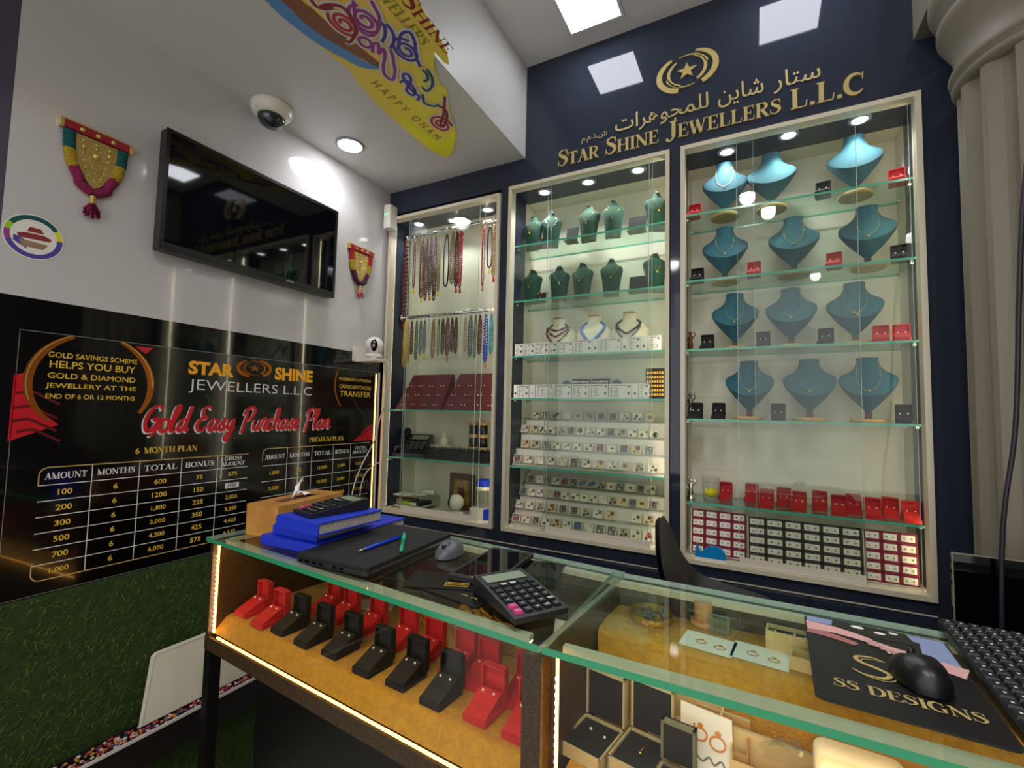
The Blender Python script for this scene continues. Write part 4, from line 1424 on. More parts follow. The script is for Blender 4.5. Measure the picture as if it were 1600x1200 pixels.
green = make_bust('green', '', group='green necklace busts')
rows_green = [[(-0.99,1.985,2.233),(-0.85,1.985,2.233),(-0.667,1.985,2.212),(-0.553,1.985,2.21),(-0.364,1.985,2.217)], [(-0.979,1.985,1.948),(-0.805,1.985,1.956),(-0.696,1.985,1.945),(-0.559,1.985,1.947),(-0.369,1.985,1.958)]]
first = True
for r, row in enumerate(rows_green):
    for c, p in enumerate(row):
        loc = (max(-.948, min(p[0], -.358)), 1.975, MS[r] + .0003)
        rz = (-.1, .35, -.05, .2, .45)[c]
        lab = f'dark green velvet bust, {ORD[c]} from the left on the {("top", "second")[r]} shelf'
        if first:
            green.location, green.rotation_euler = loc, (0, 0, rz)
            green['label'] = lab
            first = False
        else:
            dup(green, loc, rz, lab)
        fine_necklace('green', loc, rz, f'fine gold pendant chain on the {ORD[c]} green bust of the {("top", "second")[r]} shelf', .66, .75, 'gold' if c != 1 else 'silver', 1)

cream_rows = [(-0.812,1.99,1.725),(-0.642,1.99,1.725),(-0.484,1.99,1.732)]
cream = make_bust('cream', 'rounded cream bust wearing brown stone strands in the middle showcase', group='cream necklace busts')
for c, p in enumerate(cream_rows):
    loc = (p[0], 1.995, MS[2] + .0003)
    if c == 0:
        cream.location = loc
    else:
        dup(cream, loc, 0, ('', 'rounded cream bust wearing a blue necklace in the middle showcase', 'rounded cream bust wearing dark beads in the middle showcase')[c])


def bead_run(m, pts, r, step, jitter=0.0, flat=1.0):
    pts = [V(p) for p in pts]
    acc = 0
    for a, b in zip(pts, pts[1:]):
        d = (b - a).length
        while acc < d:
            p = a + (b - a) * (acc / d)
            k = 1 + jitter * random.uniform(-1, 1)
            m.ball(tuple(p), (r * k, r * k, r * k * flat), 6, 4)
            acc += step
        acc -= d


p = cream_rows
t = thing('stone_necklace', 'triple strand brown stone necklace on the left cream bust', 'necklace', (p[0][0], 1.995, MS[2]))
for vm, c in ((.42, 'bead_garnet'), (.56, 'bead_garnet'), (.70, 'bead_garnet')):
    m = MB(c)
    bead_run(m, chain_points('cream', vm, .85, 26, .004, .2), .0045, .007, .35)
    m.build('strand', t)
t = thing('woven_necklace', 'flat blue woven necklace on the middle cream bust', 'necklace', (p[1][0], 1.995, MS[2]))
MB('lace_blue').tube(chain_points('cream', .70, .8, 26, .003, .2), .0065, 8).build('strand', t)
MB('silver').ball(tuple(V(chain_points('cream', .70, .8, 26, .003, .2)[14]) + V((0, -.006, 0))), (.01, .003, .004), 8, 6).build('charm', t)
t = thing('bead_necklace', 'dark chunky bead necklace on the right cream bust', 'necklace', (p[2][0], 1.995, MS[2]))
m = MB('bead_dark')
bead_run(m, chain_points('cream', .58, .85, 26, .004, .2), .006, .0115, .1)
m.build('strand', t)
m = MB('bead_grey')
bead_run(m, chain_points('cream', .70, .8, 26, .004, .2), .0045, .009, .1)
m.build('strand', t)


# ------------------------------------------------------------------ jewel boxes
def make_box(colr, label, group, w=.046, d=.058, h=.024, lh=.052):
    """Open ring box: tray base with sloped pad, hinged upright lid, standing open."""
    t = thing('jewel_box', label, 'jewel box', (0, 0, 0), 0, group)
    x, m = w / 2, MB(colr)
    m.rbox((-x, -d, 0), (x, 0, .011), .004, 3, 2)
    m.build('base', t)
    m = MB(colr)
    # sloped pad, low at the front
    m.add([(-x + .003, -d + .003, .0111), (x - .003, -d + .003, .0111), (x - .003, -.016, .0111), (-x + .003, -.016, .0111),
           (-x + .003, -d + .003, .013), (x - .003, -d + .003, .013), (x - .003, -.018, h + .008), (-x + .003, -.018, h + .008), (x - .003, -.015, h + .006), (-x + .003, -.015, h + .006)],
          [(0, 3, 2, 1), (0, 1, 5, 4), (4, 5, 6, 7), (7, 6, 8, 9), (9, 8, 2, 3), (1, 2, 8, 6, 5), (0, 4, 7, 9, 3)])
    m.build('pad', t)
    m = MB(colr)
    z0, z1 = .0112, .0112 + lh
    m.rbox((-x, .0, z0), (x, .004, z1), .005, 3, 1)
    for a, b in (((-x, -.012, z0), (-x + .003, 0, z1 - .003)), ((x - .003, -.012, z0), (x, 0, z1 - .003)), ((-x + .001, -.012, z1 - .004), (x - .001, 0, z1 - .001))):
        m.box(a, b)
    m.build('lid', t)
    return t


def make_stud(metal):
    t = thing('stud_earring', '', 'earring', (0, 0, 0))
    MB(metal).ball((0, 0, 0), .0026, 8, 6).build('setting', t)
    MB('pearl' if metal != 'gold' else 'gold').ball((0, -.0014, .001), .0015, 6, 4).build('stone', t)
    return t


stud0 = None


def studs(loc, rz, name, group, metal='pearl', d=.058, h=.024, dx=.010, one_hoop=False):
    global stud0
    R = Matrix.Translation(loc) @ Matrix.Rotation(rz, 4, 'Z')
    for side, s in (('left', -1), ('right', 1)):
        p = R @ V((s * dx, -.0225, h + .0085))
        lab = f'{side} earring stuck in the {name}'
        if stud0 is None:
            stud0 = make_stud('pearl')
            tag(stud0, lab, None, group)
            stud0.location, stud0.rotation_euler = p, (0, 0, rz)
        else:
            dup(stud0, p, rz, lab, group)


red_box = make_box('red_velvet', '', 'red jewel boxes')
black_box = make_box('soft_black', '', 'black jewel boxes')
used = {'r': False, 'k': False}


def put_box(kind, loc, rz, name, label, group, earrings=True, stud_group=None):
    src = red_box if kind == 'r' else black_box
    if not used[kind]:
        used[kind] = True
        src.location, src.rotation_euler = loc, (0, 0, rz)
        src['label'], src['group'] = label, group
    else:
        dup(src, loc, rz, label, group)
    if earrings:
        studs(loc, rz, name, stud_group or group + ' earrings')


g = 'jewel boxes on the right showcase shelves'
for kind, x, sh, nm in (('r', (-0.209,1.96,2.234)[0], 0, 'red box at the left end of the top shelf'), ('k', (0.224,1.96,2.196)[0], 0, 'black box between the busts of the top shelf'), ('r', (0.437,1.96,2.242)[0], 0, 'red box at the right end of the top shelf'),
                        ('k', (-0.2,1.96,1.962)[0], 1, 'black box at the left end of the second shelf'), ('r', (0,1.96,1.964)[0], 1, 'red box beside the left bust of the second shelf'), ('r', (0.252,1.96,1.957)[0], 1, 'red box beside the right bust of the second shelf'), ('k', (0.448,1.96,1.954)[0], 1, 'black box at the right end of the second shelf'),
                        ('k', (-0.164,1.96,1.682)[0], 2, 'black box at the left of the third shelf'), ('k', (0.028,1.96,1.679)[0], 2, 'black box before the middle bust of the third shelf'), ('k', (0.223,1.96,1.682)[0], 2, 'black box before the right bust of the third shelf'), ('r', (0.384,1.96,1.679)[0] - .006, 2, 'first red box at the right of the third shelf'), ('r', (0.459,1.96,1.677)[0], 2, 'outermost red box at the right of the third shelf'),
                        ('k', (-0.205,1.96,1.403)[0], 3, 'outermost black box at the left of the fourth shelf'), ('k', (-0.125,1.96,1.402)[0], 3, 'second black box at the left of the fourth shelf'), ('k', (0.073,1.96,1.4)[0], 3, 'black box beside the middle bust of the fourth shelf'), ('k', (0.439,1.96,1.399)[0], 3, 'black box at the right end of the fourth shelf')):
    x = max(-.215, min(x, .432))
    put_box(kind, (x, 1.952, RS[sh] + .0003), -.05 if x < .2 else -.2, nm, f'open {nm} of the right showcase', g)
g = 'red jewel boxes on the lowest glass shelf'
for i, q in enumerate([(-0.107,2.023,1.082),(-0.015,2.035,1.082),(0.033,1.912,1.082),(0.091,1.996,1.082),(0.135,1.905,1.082),(0.202,1.985,1.082),(0.251,1.887,1.082),(0.3,1.977,1.082),(0.343,1.919,1.082),(0.399,1.968,1.082),(0.442,1.889,1.082)]):
    y = min(max(q[1], 1.925), 2.04) + .035
    put_box('r', (q[0], y, RS[4] + .0003), -.12, f'{ORD[i]} red box from the left on the lowest shelf', f'open red box, {ORD[i]} from the left on the lowest shelf of the right showcase', g)

# small figures, glass with a lemon
def figurine(loc, label, m_, h):
    t = thing('figurine', label, 'figurine', loc)
    MB(m_).lathe([(.016, 0), (.016, .006), (.011, .010), (.009, .014)], 14).build('pedestal', t)
    m = MB(m_)
    m.lathe([(.008, .013), (.011, h * .3), (.007, h * .48), (.010, h * .62), (.006, h * .74), (.004, h * .78)], 12)
    m.ball((0, 0, h * .85), .0075, 10, 8)
    m.tube([(-.009, 0, h * .66), (-.017, -.003, h * .55), (-.012, -.008, h * .46)], .0026, 6).tube([(.009, 0, h * .66), (.018, -.002, h * .74), (.013, -.004, h * .92)], .0026, 6)
    m.build('figure', t)


figurine((-.228, 1.95, RS[2]), 'small brown standing figurine at the left end of the third shelf', 'figure_bronze', .085)
figurine((-.228, 1.95, RS[3]), 'small thin dark figurine at the left end of the fourth shelf', 'pewter', .11)
q = (-0.238,1.99,1.082)
figurine((-.226, 1.945, RS[4]), 'silver ornate figurine beside the glass on the lowest shelf', 'silver', .085)
t = thing('drinking_glass', 'clear glass of water holding a lemon on the lowest shelf', 'glass', (-.155, 1.95, RS[4] + .0003))
m = MB('clear_plastic').lathe([(.026, 0), (.028, .01), (.033, .092)], 24, True, caps=False)
m.build('tumbler', t)
MB('clear_plastic').lathe([(.0255, .001), (.024, .008)], 24).build('thick_bottom', t)
m = MB('clear_plastic').lathe([(.0305, .068), (.001, .0681)], 24, True, caps=False)
m.build('water_surface', t)
t2 = tag(MB('lemon').lathe([(.001, -.026), (.005, -.022), (.014, -.014), (.019, 0), (.014, .014), (.005, .022), (.001, .026)], 18).build('lemon'), 'yellow lemon lying in the glass of water', 'lemon')
t2.location, t2.rotation_euler = (-.155, 1.95, RS[4] + .032), (0, PI / 2, .3)

# ------------------------------------------------------------------ earring trays at the foot of the right showcase
card0 = None


def earring_tray(x0, x1, z0, z1, cols, rows, colr, label, which, y):
    global card0
    t = thing('earring_tray', label, 'earring tray', ((x0 + x1) / 2, y, z0), 0, 'earring trays')
    t.rotation_euler = (-.12, 0, 0)
    w, h = x1 - x0, z1 - z0
    MB(colr).box((-w / 2, 0, 0), (w / 2, .006, h)).build('board', t)
    gx, gz = w / cols, h / rows
    m = MB(colr)
    for i in range(cols + 1):
        x = -w / 2 + i * gx
        m.box((max(x - .0045, -w / 2), -.006, 0), (min(x + .0045, w / 2), -.0002, h))
    for j in range(rows + 1):
        z = j * gz
        m.box((-w / 2, -.006, max(0, z - .005)), (w / 2, -.0003, min(h, z + .005)))
    m.build('divider_grid', t)
    m = MB('rail_white').box((-w / 2 - .003, -.007, -.003), (w / 2 + .003, .007, 0)).box((-w / 2 - .003, -.007, 0), (-w / 2, .007, h))
    m.build('rim', t)
    R = Matrix.Translation(t.location) @ Matrix.Rotation(-.12, 4, 'X')
    cw, chh = gx - .011, gz - .012
    for j in range(rows):
        for i in range(cols):
            lab = f'white earring card, {ORD[rows - 1 - j]} row from the top, {ORD[i]} column, of the {which}'
            p = R @ V((-w / 2 + (i + .5) * gx, -.0032, (j + .5) * gz))
            if card0 is None:
                card0 = thing('earring_card', lab, 'earring card', p, 0, 'earring cards in the trays')
                card0.rotation_euler = (-.12, 0, 0)
                MB('paper').box((-.018, -.0022, -.008), (.018, .0022, .008)).build('card', card0)
                for s in (-1, 1):
                    MB('gold').ball((s * .009, -.0035, 0), (.0028, .0022, .0028), 7, 5).build('stud', card0)
            else:
                c = dup(card0, p, 0, lab)
                c.rotation_euler = (-.12, 0, 0)
            (card0 if card0.location == p else c).scale = (cw / .036, 1, chh / .016)


b = [(-0.221,1.925,0.882),(-0.031,1.925,0.877),(-0.028,1.925,0.864),(0.307,1.925,0.866),(0.309,1.925,0.866),(0.458,1.925,0.872)]
earring_tray(b[0][0], b[1][0] - .004, .890, 1.050, 4, 5, 'tray_red', 'dark red earring tray leaning at the left of the cabinet floor', 'left red tray', 1.915)
earring_tray(b[1][0] + .004, b[3][0] - .002, .886, 1.046, 6, 5, 'tray_brown', 'dark brown earring tray leaning in the middle of the cabinet floor', 'middle brown tray', 1.905)
earring_tray(b[3][0] + .004, min(b[5][0], .448), .886, 1.046, 3, 5, 'tray_red', 'dark red earring tray leaning at the right of the cabinet floor', 'right red tray', 1.905)
q = (-0.133,1.87,0.879)
t = thing('tape_dispenser', 'blue tape dispenser with a white base at the foot of the right showcase', 'tape dispenser', (-.150, 1.862, .8832))
t.scale = (1.12, 1, 1.15)
prof = [(-.046, .008), (.046, .008), (.046, .020), (.040, .034), (.026, .044), (.006, .046), (-.010, .040), (-.022, .028), (-.030, .024), (-.034, .030), (-.036, .046), (-.042, .046), (-.046, .026)]
fr = lambda u, v, h: (u, h - .013, v)
MB('tape_blue').prism(prof, 0, .016, fr).build('body', t)
MB('white_plastic').prism([(-.048, 0), (.048, 0), (.049, .004), (.046, .0079), (-.046, .0079)], -.002, .018, fr).build('base', t)
m = MB('clear_plastic')
m.prism(arc(.010, .032, .018, .018, 0, 345, 24), .002, .014, fr)
m.build('tape_roll', t)
MB('steel').box((-.043, -.011, .0462), (-.036, .002, .049)).build('cutter', t)


# ------------------------------------------------------------------ middle showcase: cards, trays, racks of gem boxes
def card_stand(loc, rz, label, w=.055, h=.05):
    t = thing('display_card', label, 'display card', loc, rz, 'black jewellery cards')
    t.rotation_euler = (0, 0, rz)
    MB('soft_black').add([(-w / 2, -.004, .004), (w / 2, -.004, .004), (w / 2, .012, h), (-w / 2, .012, h), (-w / 2, 0, .004), (w / 2, 0, .004), (w / 2, .016, h), (-w / 2, .016, h)],
                         [(0, 1, 2, 3), (5, 4, 7, 6), (1, 0, 4, 5), (3, 2, 6, 7), (0, 3, 7, 4), (2, 1, 5, 6)]).build('card', t)
    MB('soft_black').box((-w / 2, -.03, 0), (w / 2, .02, .0038)).build('foot', t)


for sh, pts in ((0, [(-0.905,1.96,2.237),(-0.739,1.96,2.24),(-0.443,1.96,2.229)]), (1, [(-0.888,1.96,1.95),(-0.438,1.96,1.952)])):
    for i, p in enumerate(pts):
        card_stand((p[0], 1.955, MS[sh] + .0003), 0, f'black velvet display card, {ORD[i]} among the green busts of the {("top", "second")[sh]} shelf', .075 if (sh, i) in ((0, 2), (1, 1)) else .055, .075 if i else .05)
t = thing('drop_earrings', 'gold drop earrings hung on the black card by the first green bust', 'earring set', ((-0.887,1.955,1.991)[0], 1.948, MS[1] + .03))
for s in (-1, 1):
    MB('gold').ball((s * .010, -.004, .010), .0035, 8, 6).tube([(s * .010, -.004, .008), (s * .004, -.005, -.008)], .0006, 4).build('earring', t)
MB('gold').ball((0, -.006, -.012), .004, 8, 6).build('pendant', t)


def cert(x0, x1, z, y, label, gem, h=.060):
    t = thing('certificate_card', label, 'gem certificate', ((x0 + x1) / 2, y, z), 0, 'gem certificate cards')
    w = x1 - x0
    MB('paper').box((-w / 2, 0, 0), (w / 2, .005, h)).build('card', t)
    fr = lambda u, v, hh: (u, -hh, v)
    m = MB('print_grey')
    k = 0
    z_ = h - .010
    if w > .03:
        m.prism([(-w / 2 + .006, h - .008), (w / 2 - .016, h - .008), (w / 2 - .016, h - .005), (-w / 2 + .006, h - .005)], .0002, .0005, fr)
        while z_ > .012:
            z_ -= .0055
            a = -w / 2 + .006
            for ln in (random.uniform(.008, .014), random.uniform(.006, .02)):
                if a + ln < w / 2 - .022:
                    m.prism([(a, z_), (a + ln, z_), (a + ln, z_ + .0022), (a, z_ + .0022)], .0002, .0005, fr)
                a += .018
        m.prism([(w / 2 - .013, h - .016), (w / 2 - .005, h - .016), (w / 2 - .005, h - .006), (w / 2 - .013, h - .006)], .0002, .0005, fr)
    m.build('printed_lines', t)
    m = MB(gem)
    m.ball((w / 2 - .011 if w > .03 else 0, -.0012, .022), (.005, .0016, .006), 10, 6)
    m.build('gem', t)


random.seed(21)
GEMS = ['gem_grey', 'gem_red', 'gem_brown', 'gem_green', 'gem_plum', 'gem_grey', 'gem_brown', 'gem_white', 'gem_blue', 'gem_grey', 'gem_brown', 'gem_white', 'gem_plum']
for sh, nm, xs in ((2, 'third', [(66, 122), (124, 200), (203, 290), (294, 345), (348, 443), (448, 560), (563, 598), (602, 727), (730, 765), (768, 835), (838, 868), (880, 942)]),):
    for i, (a, b) in enumerate(xs):
        cx = lambda zx: -1.0 + (zx - 66) * (.66 / (942 - 66)) + .006
        cert(cx(a), cx(b), MS[sh] + .0003, 1.905, f'gem certificate card, {ORD[i]} from the left along the third shelf', random.choice(GEMS), .058 + .004 * (i > 4))
for i, (a, b) in enumerate([(66, 84), (86, 148), (152, 182), (186, 278), (280, 368), (372, 450), (454, 543), (546, 648), (650, 678), (682, 724)]):
    cx = lambda zx: -.995 + (zx - 66) * (.615 / (724 - 66))
    cert(cx(a), cx(b), MS[3] + .0003, 1.905, f'gem certificate card, {ORD[i]} from the left along the fourth shelf', random.choice(GEMS), .062)


def ring_tray(loc, w, h, label, dots):
    t = thing('ring_tray', label, 'ring tray', loc, 0, 'black ring trays')
    MB('soft_black').box((-w / 2, 0, 0), (w / 2, .012, h)).build('board', t)
    m = MB('gold' if dots == 'gold' else 'paper')
    for i in range(7):
        for j in range(6):
            x, z = -w / 2 + w * (i + .8) / 7.6, h * (j + 1) / 7
            m.box((x - w * .045, -.002, z - h * .04), (x + w * .045, -.0002, z + h * .04))
    m.build('ring_slots', t)


for i, (px, w) in enumerate((((-0.711,2.04,1.557)[0], .085), ((-0.62,2.04,1.556)[0], .08))):
    ring_tray((px, 2.03, MS[3] + .0003), w, .095, f'black slotted ring tray, {ORD[i]} behind the certificates of the fourth shelf', 'paper')
ring_tray(((-0.35,1.94,1.537)[0] - .01, 1.925, MS[3] + .0003), .075, .125, 'black ring tray with rows of gold at the right end of the fourth shelf', 'gold')
for i, px in enumerate(((-0.787,2.04,1.558)[0], (-0.548,2.04,1.555)[0])):
    t = thing('velvet_cushion', f'dark teal velvet cushion, {ORD[i]} behind the certificates of the fourth shelf', 'cushion', (px, 2.045, MS[3] + .0003), 0, 'teal cushions')
    MB('teal_velvet').ball((0, 0, .045), (.03, .02, .045), 14, 10).build('pillow', t)
    MB('soft_black').box((-.02, -.016, 0), (.02, .016, .008)).build('foot', t)

RACK_ROWS = {
    'upper': [((-0.948,2.05,1.417), (-0.404,2.05,1.418), 11), ((-0.984,2.01,1.354), (-0.376,2.01,1.34), 14), ((-0.961,1.97,1.279), (-0.393,1.97,1.276), 12), ((-0.98,1.93,1.208), (-0.367,1.93,1.201), 12)],
    'lower': [((-0.965,2.05,1.093), (-0.401,2.05,1.083), 14), ((-1.005,2.01,1.027), (-0.382,2.01,1.024), 15), ((-1,1.97,0.97), (-0.389,1.97,0.972), 12), ((-0.98,1.93,0.905), (-0.386,1.93,0.9), 13)]}
gem0 = {}


def gem_box(loc, lab, kinds, s, group):
    key = kinds
    kinds = (kinds[0], {5: 1, 6: 2}.get(kinds[1], kinds[1]))
    if key not in gem0:
        t = thing('gem_box', lab, 'gem box', loc, 0, group)
        m = MB('rail_white')
        for a, b in (((-.5, -.5), (.5, -.42)), ((-.5, .42), (.5, .5)), ((-.5, -.42), (-.42, .42)), ((.42, -.42), (.5, .42))):
            m.box((a[0], -.30, a[1]), (b[0], .1, b[1]))
        m.use(('card_cream', 'print_grey', 'box_trim', 'cream')[len(gem0) % 4] if len(gem0) % 3 else 'cream').box((-.42, .0, -.42), (.42, .1, .42))
        m.build('case', t)
        rnd = random.Random(len(gem0) * 7 + 1)
        n = kinds[1]
        spots = {1: [(0, 0, .24)], 2: [(-.2, -.12, .18), (.2, .14, .18)], 3: [(-.2, -.16, .17), (.2, -.1, .17), (0, .2, .17)], 4: [(-.2, -.2, .17), (.2, -.2, .17), (-.2, .2, .17), (.2, .2, .17)]}[n]
        for x, z, r in spots:
            k = rnd.uniform(.65, 1.35)
            MB(kinds[0]).ball((x + rnd.uniform(-.08, .08), -.1, z + rnd.uniform(-.08, .08)), (r * k, .1, r * k * rnd.uniform(.6, 1.1)), 8, 6).build('gem', t)
        gem0[key] = t
    else:
        t = dup(gem0[key], loc, 0, lab, group)
    t.rotation_euler = (-.35, 0, 0)
    t.scale = (s, s * .5, s)
    return t


random.seed(5)
for which, zt, zb in (('upper', MS[3] - .030, MS[4]), ('lower', MS[4] - .030, .892)):
    rows = RACK_ROWS[which]
    t = thing('gem_rack', f'white stepped rack of small gem boxes in the {which} bay of the middle showcase', 'display rack', (-.65, 2.0, zb + .0003), 0, 'stepped gem racks')
    zz = []
    for i, (a, b, n) in enumerate(rows):
        zc = zb + .028 + (zt - zb - .075) * (3 - i) / 3
        zz.append(zc)
    m = MB('white_plastic')
    for i, zc in enumerate(zz):
        y = 2.05 - .04 * i
        top = zc - .022
        m.box((-.36 + .02 * (3 - i) * .3, y - .012, 0), (.345, y + .027, top - zb))
    m.build('steps', t)
    m.at()
    t.children[0].location = (0, -2.0, 0)
    ls = MB('clear_plastic')
    for i, zc in enumerate(zz):
        y = 2.05 - .04 * i
        ls.box((-.352, y - .022 - 2.0, zc - .026 - zb), (.34, y - .020 - 2.0, zc - .012 - zb))
    ls.build('front_lip', t)
    for i, (a, b, n) in enumerate(rows):
        y = 2.05 - .04 * i
        for k in range(n):
            if which == 'lower' and i == 2 and k == 9:
                continue
            x = max(a[0], -.985) + (min(b[0], -.325) - max(a[0], -.985)) * k / (n - 1)
            s = min(.040, .92 * (b[0] - a[0]) / (n - 1))
            gem_box((x, y + .002, zz[i]), f'clear gem box, {ORD[k]} from the left in the {ORD[i]} row, {which} rack', (random.choice(GEMS), random.choice((1, 2, 2, 3, 5, 6))), s, f'gem boxes in the {which} rack')
m = MB('cable_white').tube(smooth_pts([(-1,1.86,0.909),(-0.949,1.86,0.942),(-0.88,1.86,0.946),(-0.84,1.86,0.921),(-0.811,1.86,0.89),(-0.764,1.86,0.881)], 6), .0016, 6)
tag(m.build('thin_wire'), 'thin reddish wire curling at the foot of the middle showcase', 'wire')
bpy.data.objects['thin_wire'].data.materials[0] = MAT['pink_coral']

# ------------------------------------------------------------------ left showcase
t = thing('hanging_rail', 'chrome rail across the top of the left showcase', 'rail', (-1.4, 1.97, 2.372), 0, 'necklace rails')
MB('chrome').cyl((-.326, 0, 0), (.333, 0, 0), .008, 14).build('bar', t)
m = MB('chrome')
m.cyl((-.326, 0, 0), (-.318, 0, 0), .018, 16).cyl((.325, 0, 0), (.333, 0, 0), .018, 16)
m.build('end_flange', t)
dup(t, (-1.4, 1.95, 1.909), 0, 'steel rail across the middle of the left showcase')

HOOKS = [0]


def strand(x, y, ztop, zbot, colr, label, r=.004, w=.012, tagc=None, n_str=2, group='hanging bead necklaces', smooth=False, step=1.9):
    """A looped necklace hanging from a wire hook on a rail."""
    t = thing('bead_necklace', label, 'necklace', (x, y, ztop), 0, group)
    L = ztop - zbot
    m = MB('steel').tube(arc3(0, .0, .0112, 8), .0011, 5).tube([(0, -.0112, 0), (0, -.006, -.020), (0, 0, -.026)], .0011, 5)
    m.build('hook', t)
    r *= 1.2
    m = MB(colr)
    pts = [(w * .15, -.002, -.026), (w * .8, -.003, -.026 - L * .18), (w, -.003, -.026 - L * .6), (w * .75, -.004, -L * .93), (0, -.004, -L), (-w * .75, -.004, -L * .93), (-w, -.003, -.026 - L * .6), (-w * .8, -.003, -.026 - L * .18), (-w * .15, -.002, -.026)]
    p = smooth_pts(pts, 4)
    if smooth:
        m.tube(p, r, 6)
    else:
        bead_run(m, p, r, r * step, .12)
        if w > .0075:
            bead_run(m, [(a * .45, b - .003, c * .93 - .002) for a, b, c in p], r * .9, r * step, .12)
    m.build('strand', t)
    if tagc:
        MB(tagc).lathe([(.003, -L - .030), (.007, -L - .022), (.004, -L - .003), (.002, -L)], 8).build('tassel', t)
    return t


def arc3(x, z, r, n):
    return [(x, -r * math.sin(PI * 1.3 * k / n - .3), z + r * math.cos(PI * 1.3 * k / n - .3)) for k in range(n + 1)]


random.seed(3)
xr = lambda zx: (-1.738,1.97,2.385)[0] + (zx - 190) * (((-1.147,1.97,2.391)[0]) - ((-1.738,1.97,2.385)[0])) / 610
zc = lambda zy: 2.372 - (zy - 330) * (2.372 - 1.915) / (900 - 330)
Y1, Z1 = 1.97, 2.372  # some upper-rail strands stand for reflections of necklaces, modelled as solid
strand(xr(176) + .024, Y1, Z1, zc(960), 'bead_brown', 'long strand of big brown seed beads at the left end of the upper rail', .0125, .017, step=1.6)
strand(xr(262), Y1, Z1, zc(700), 'bead_darkred', 'dark red strand with a yellow tassel beside the big brown seeds', .0035, .006, 'tag_yellow')
for i, (zx, zy, c, tg, wd) in enumerate(((318, 770, 'bead_brown', 'tag_yellow', .013), (348, 790, 'bead_garnet', None, .010), (378, 760, 'bead_brown', 'tag_orange', .010), (408, 800, 'bead_darkred', None, .010), (436, 740, 'bead_tan', 'tag_yellow', .008))):
    strand(xr(zx), Y1, Z1 - .0, zc(zy), c, f'brownish strand, {ORD[i]} from the left in the left bunch on the upper rail', .0042, wd, tg)
strand(xr(486), Y1, Z1, zc(715), 'bead_dark', 'smooth black looped cord in the middle of the upper rail', .0032, .016, None, smooth=True)
strand(xr(527), Y1, Z1, zc(700), 'bead_tan', 'thick tan bead strand in the middle of the upper rail', .0055, .013)
strand(xr(555), Y1, Z1, zc(730), 'bead_darkred', 'maroon strand with a red tassel in the middle of the upper rail', .0045, .010, 'bead_red')
t = strand(xr(580), Y1, Z1, zc(735), 'bead_red', 'red strand topped with a bright red bow on the upper rail', .004, .009, 'bead_red')
MB('bead_red').ball((.006, -.012, -.045), (.018, .008, .012), 10, 6).ball((.010, -.012, -.072), (.010, .007, .020), 8, 6).build('bow', t)
strand(xr(724), Y1, Z1, zc(740), 'bead_red', 'red strand with a coral tassel near the right end of the upper rail', .0042, .007, 'tag_orange')
strand(xr(762), Y1, Z1, zc(630), 'bead_dark', 'black looped cord near the right end of the upper rail', .003, .014, 'tag_yellow', smooth=True)
strand(xr(788), Y1, Z1, zc(690), 'bead_tan', 'tan strand with a red bead near the right end of the upper rail', .004, .010, 'bead_red')
strand(xr(812), Y1, Z1, zc(740), 'bead_garnet', 'brown strand at the far right end of the upper rail', .004, .006)
Y2, Z2 = 1.95, 1.909
xq = lambda zx: (-1.672,1.95,1.915)[0] + (zx - 215) * (((-1.122,1.95,1.909)[0]) - ((-1.672,1.95,1.915)[0])) / 585
t = thing('thread_bundle', 'thick hank of yellow threads at the left end of the middle rail', 'thread bundle', (xq(205), Y2, Z2))
MB('steel').tube(arc3(0, .0, .0112, 8), .0011, 5).build('hook', t)
m = MB('thread_yellow')
for k in range(60):
    a, r = 2 * PI * k * .381, .020 * ((k % 10) / 10) ** .5
    x, y = r * math.cos(a), -.012 + r * .5 * math.sin(a)
    m.tube([(x * .25, -.012, -.006), (x, y, -.06), (x * 1.05 + random.uniform(-.004, .004), y, -.14), (x * 1.15 + random.uniform(-.006, .006), y, -.235 - random.uniform(0, .04))], .0016, 4)
m.build('threads', t)
lower = [(238, 1150, 'bead_garnet', .004, .008), (272, 1190, 'bead_green', .0035, .008), (302, 1160, 'bead_grey', .0035, .009), (330, 1150, 'gem_grey', .0032, .008), (358, 1120, 'bead_pearl', .0035, .010), (392, 1180, 'bead_tan', .0045, .010), (428, 1170, 'bead_green', .003, .006), (458, 1160, 'bead_brown', .004, .009), (490, 1170, 'bead_garnet', .0045, .011), (520, 1150, 'gem_plum', .004, .008), (546, 1160, 'bead_brown', .0045, .009), (576, 1190, 'bead_pearl', .0048, .008), (608, 1150, 'bead_tan', .003, .006), (640, 1180, 'bead_grey', .005, .011), (672, 1190, 'bead_green', .0035, .006), (700, 1170, 'bead_garnet', .0045, .009), (736, 1220, 'bead_blue', .0052, .010), (770, 1170, 'bead_teal', .0045, .008), (792, 1180, 'bead_green', .004, .005)]
cname = {'bead_garnet': 'brown red', 'bead_green': 'green', 'bead_grey': 'grey blue', 'gem_grey': 'dark grey', 'bead_pearl': 'pearl white', 'bead_tan': 'tan', 'bead_brown': 'brown', 'gem_plum': 'plum', 'bead_blue': 'blue and white', 'bead_teal': 'turquoise'}
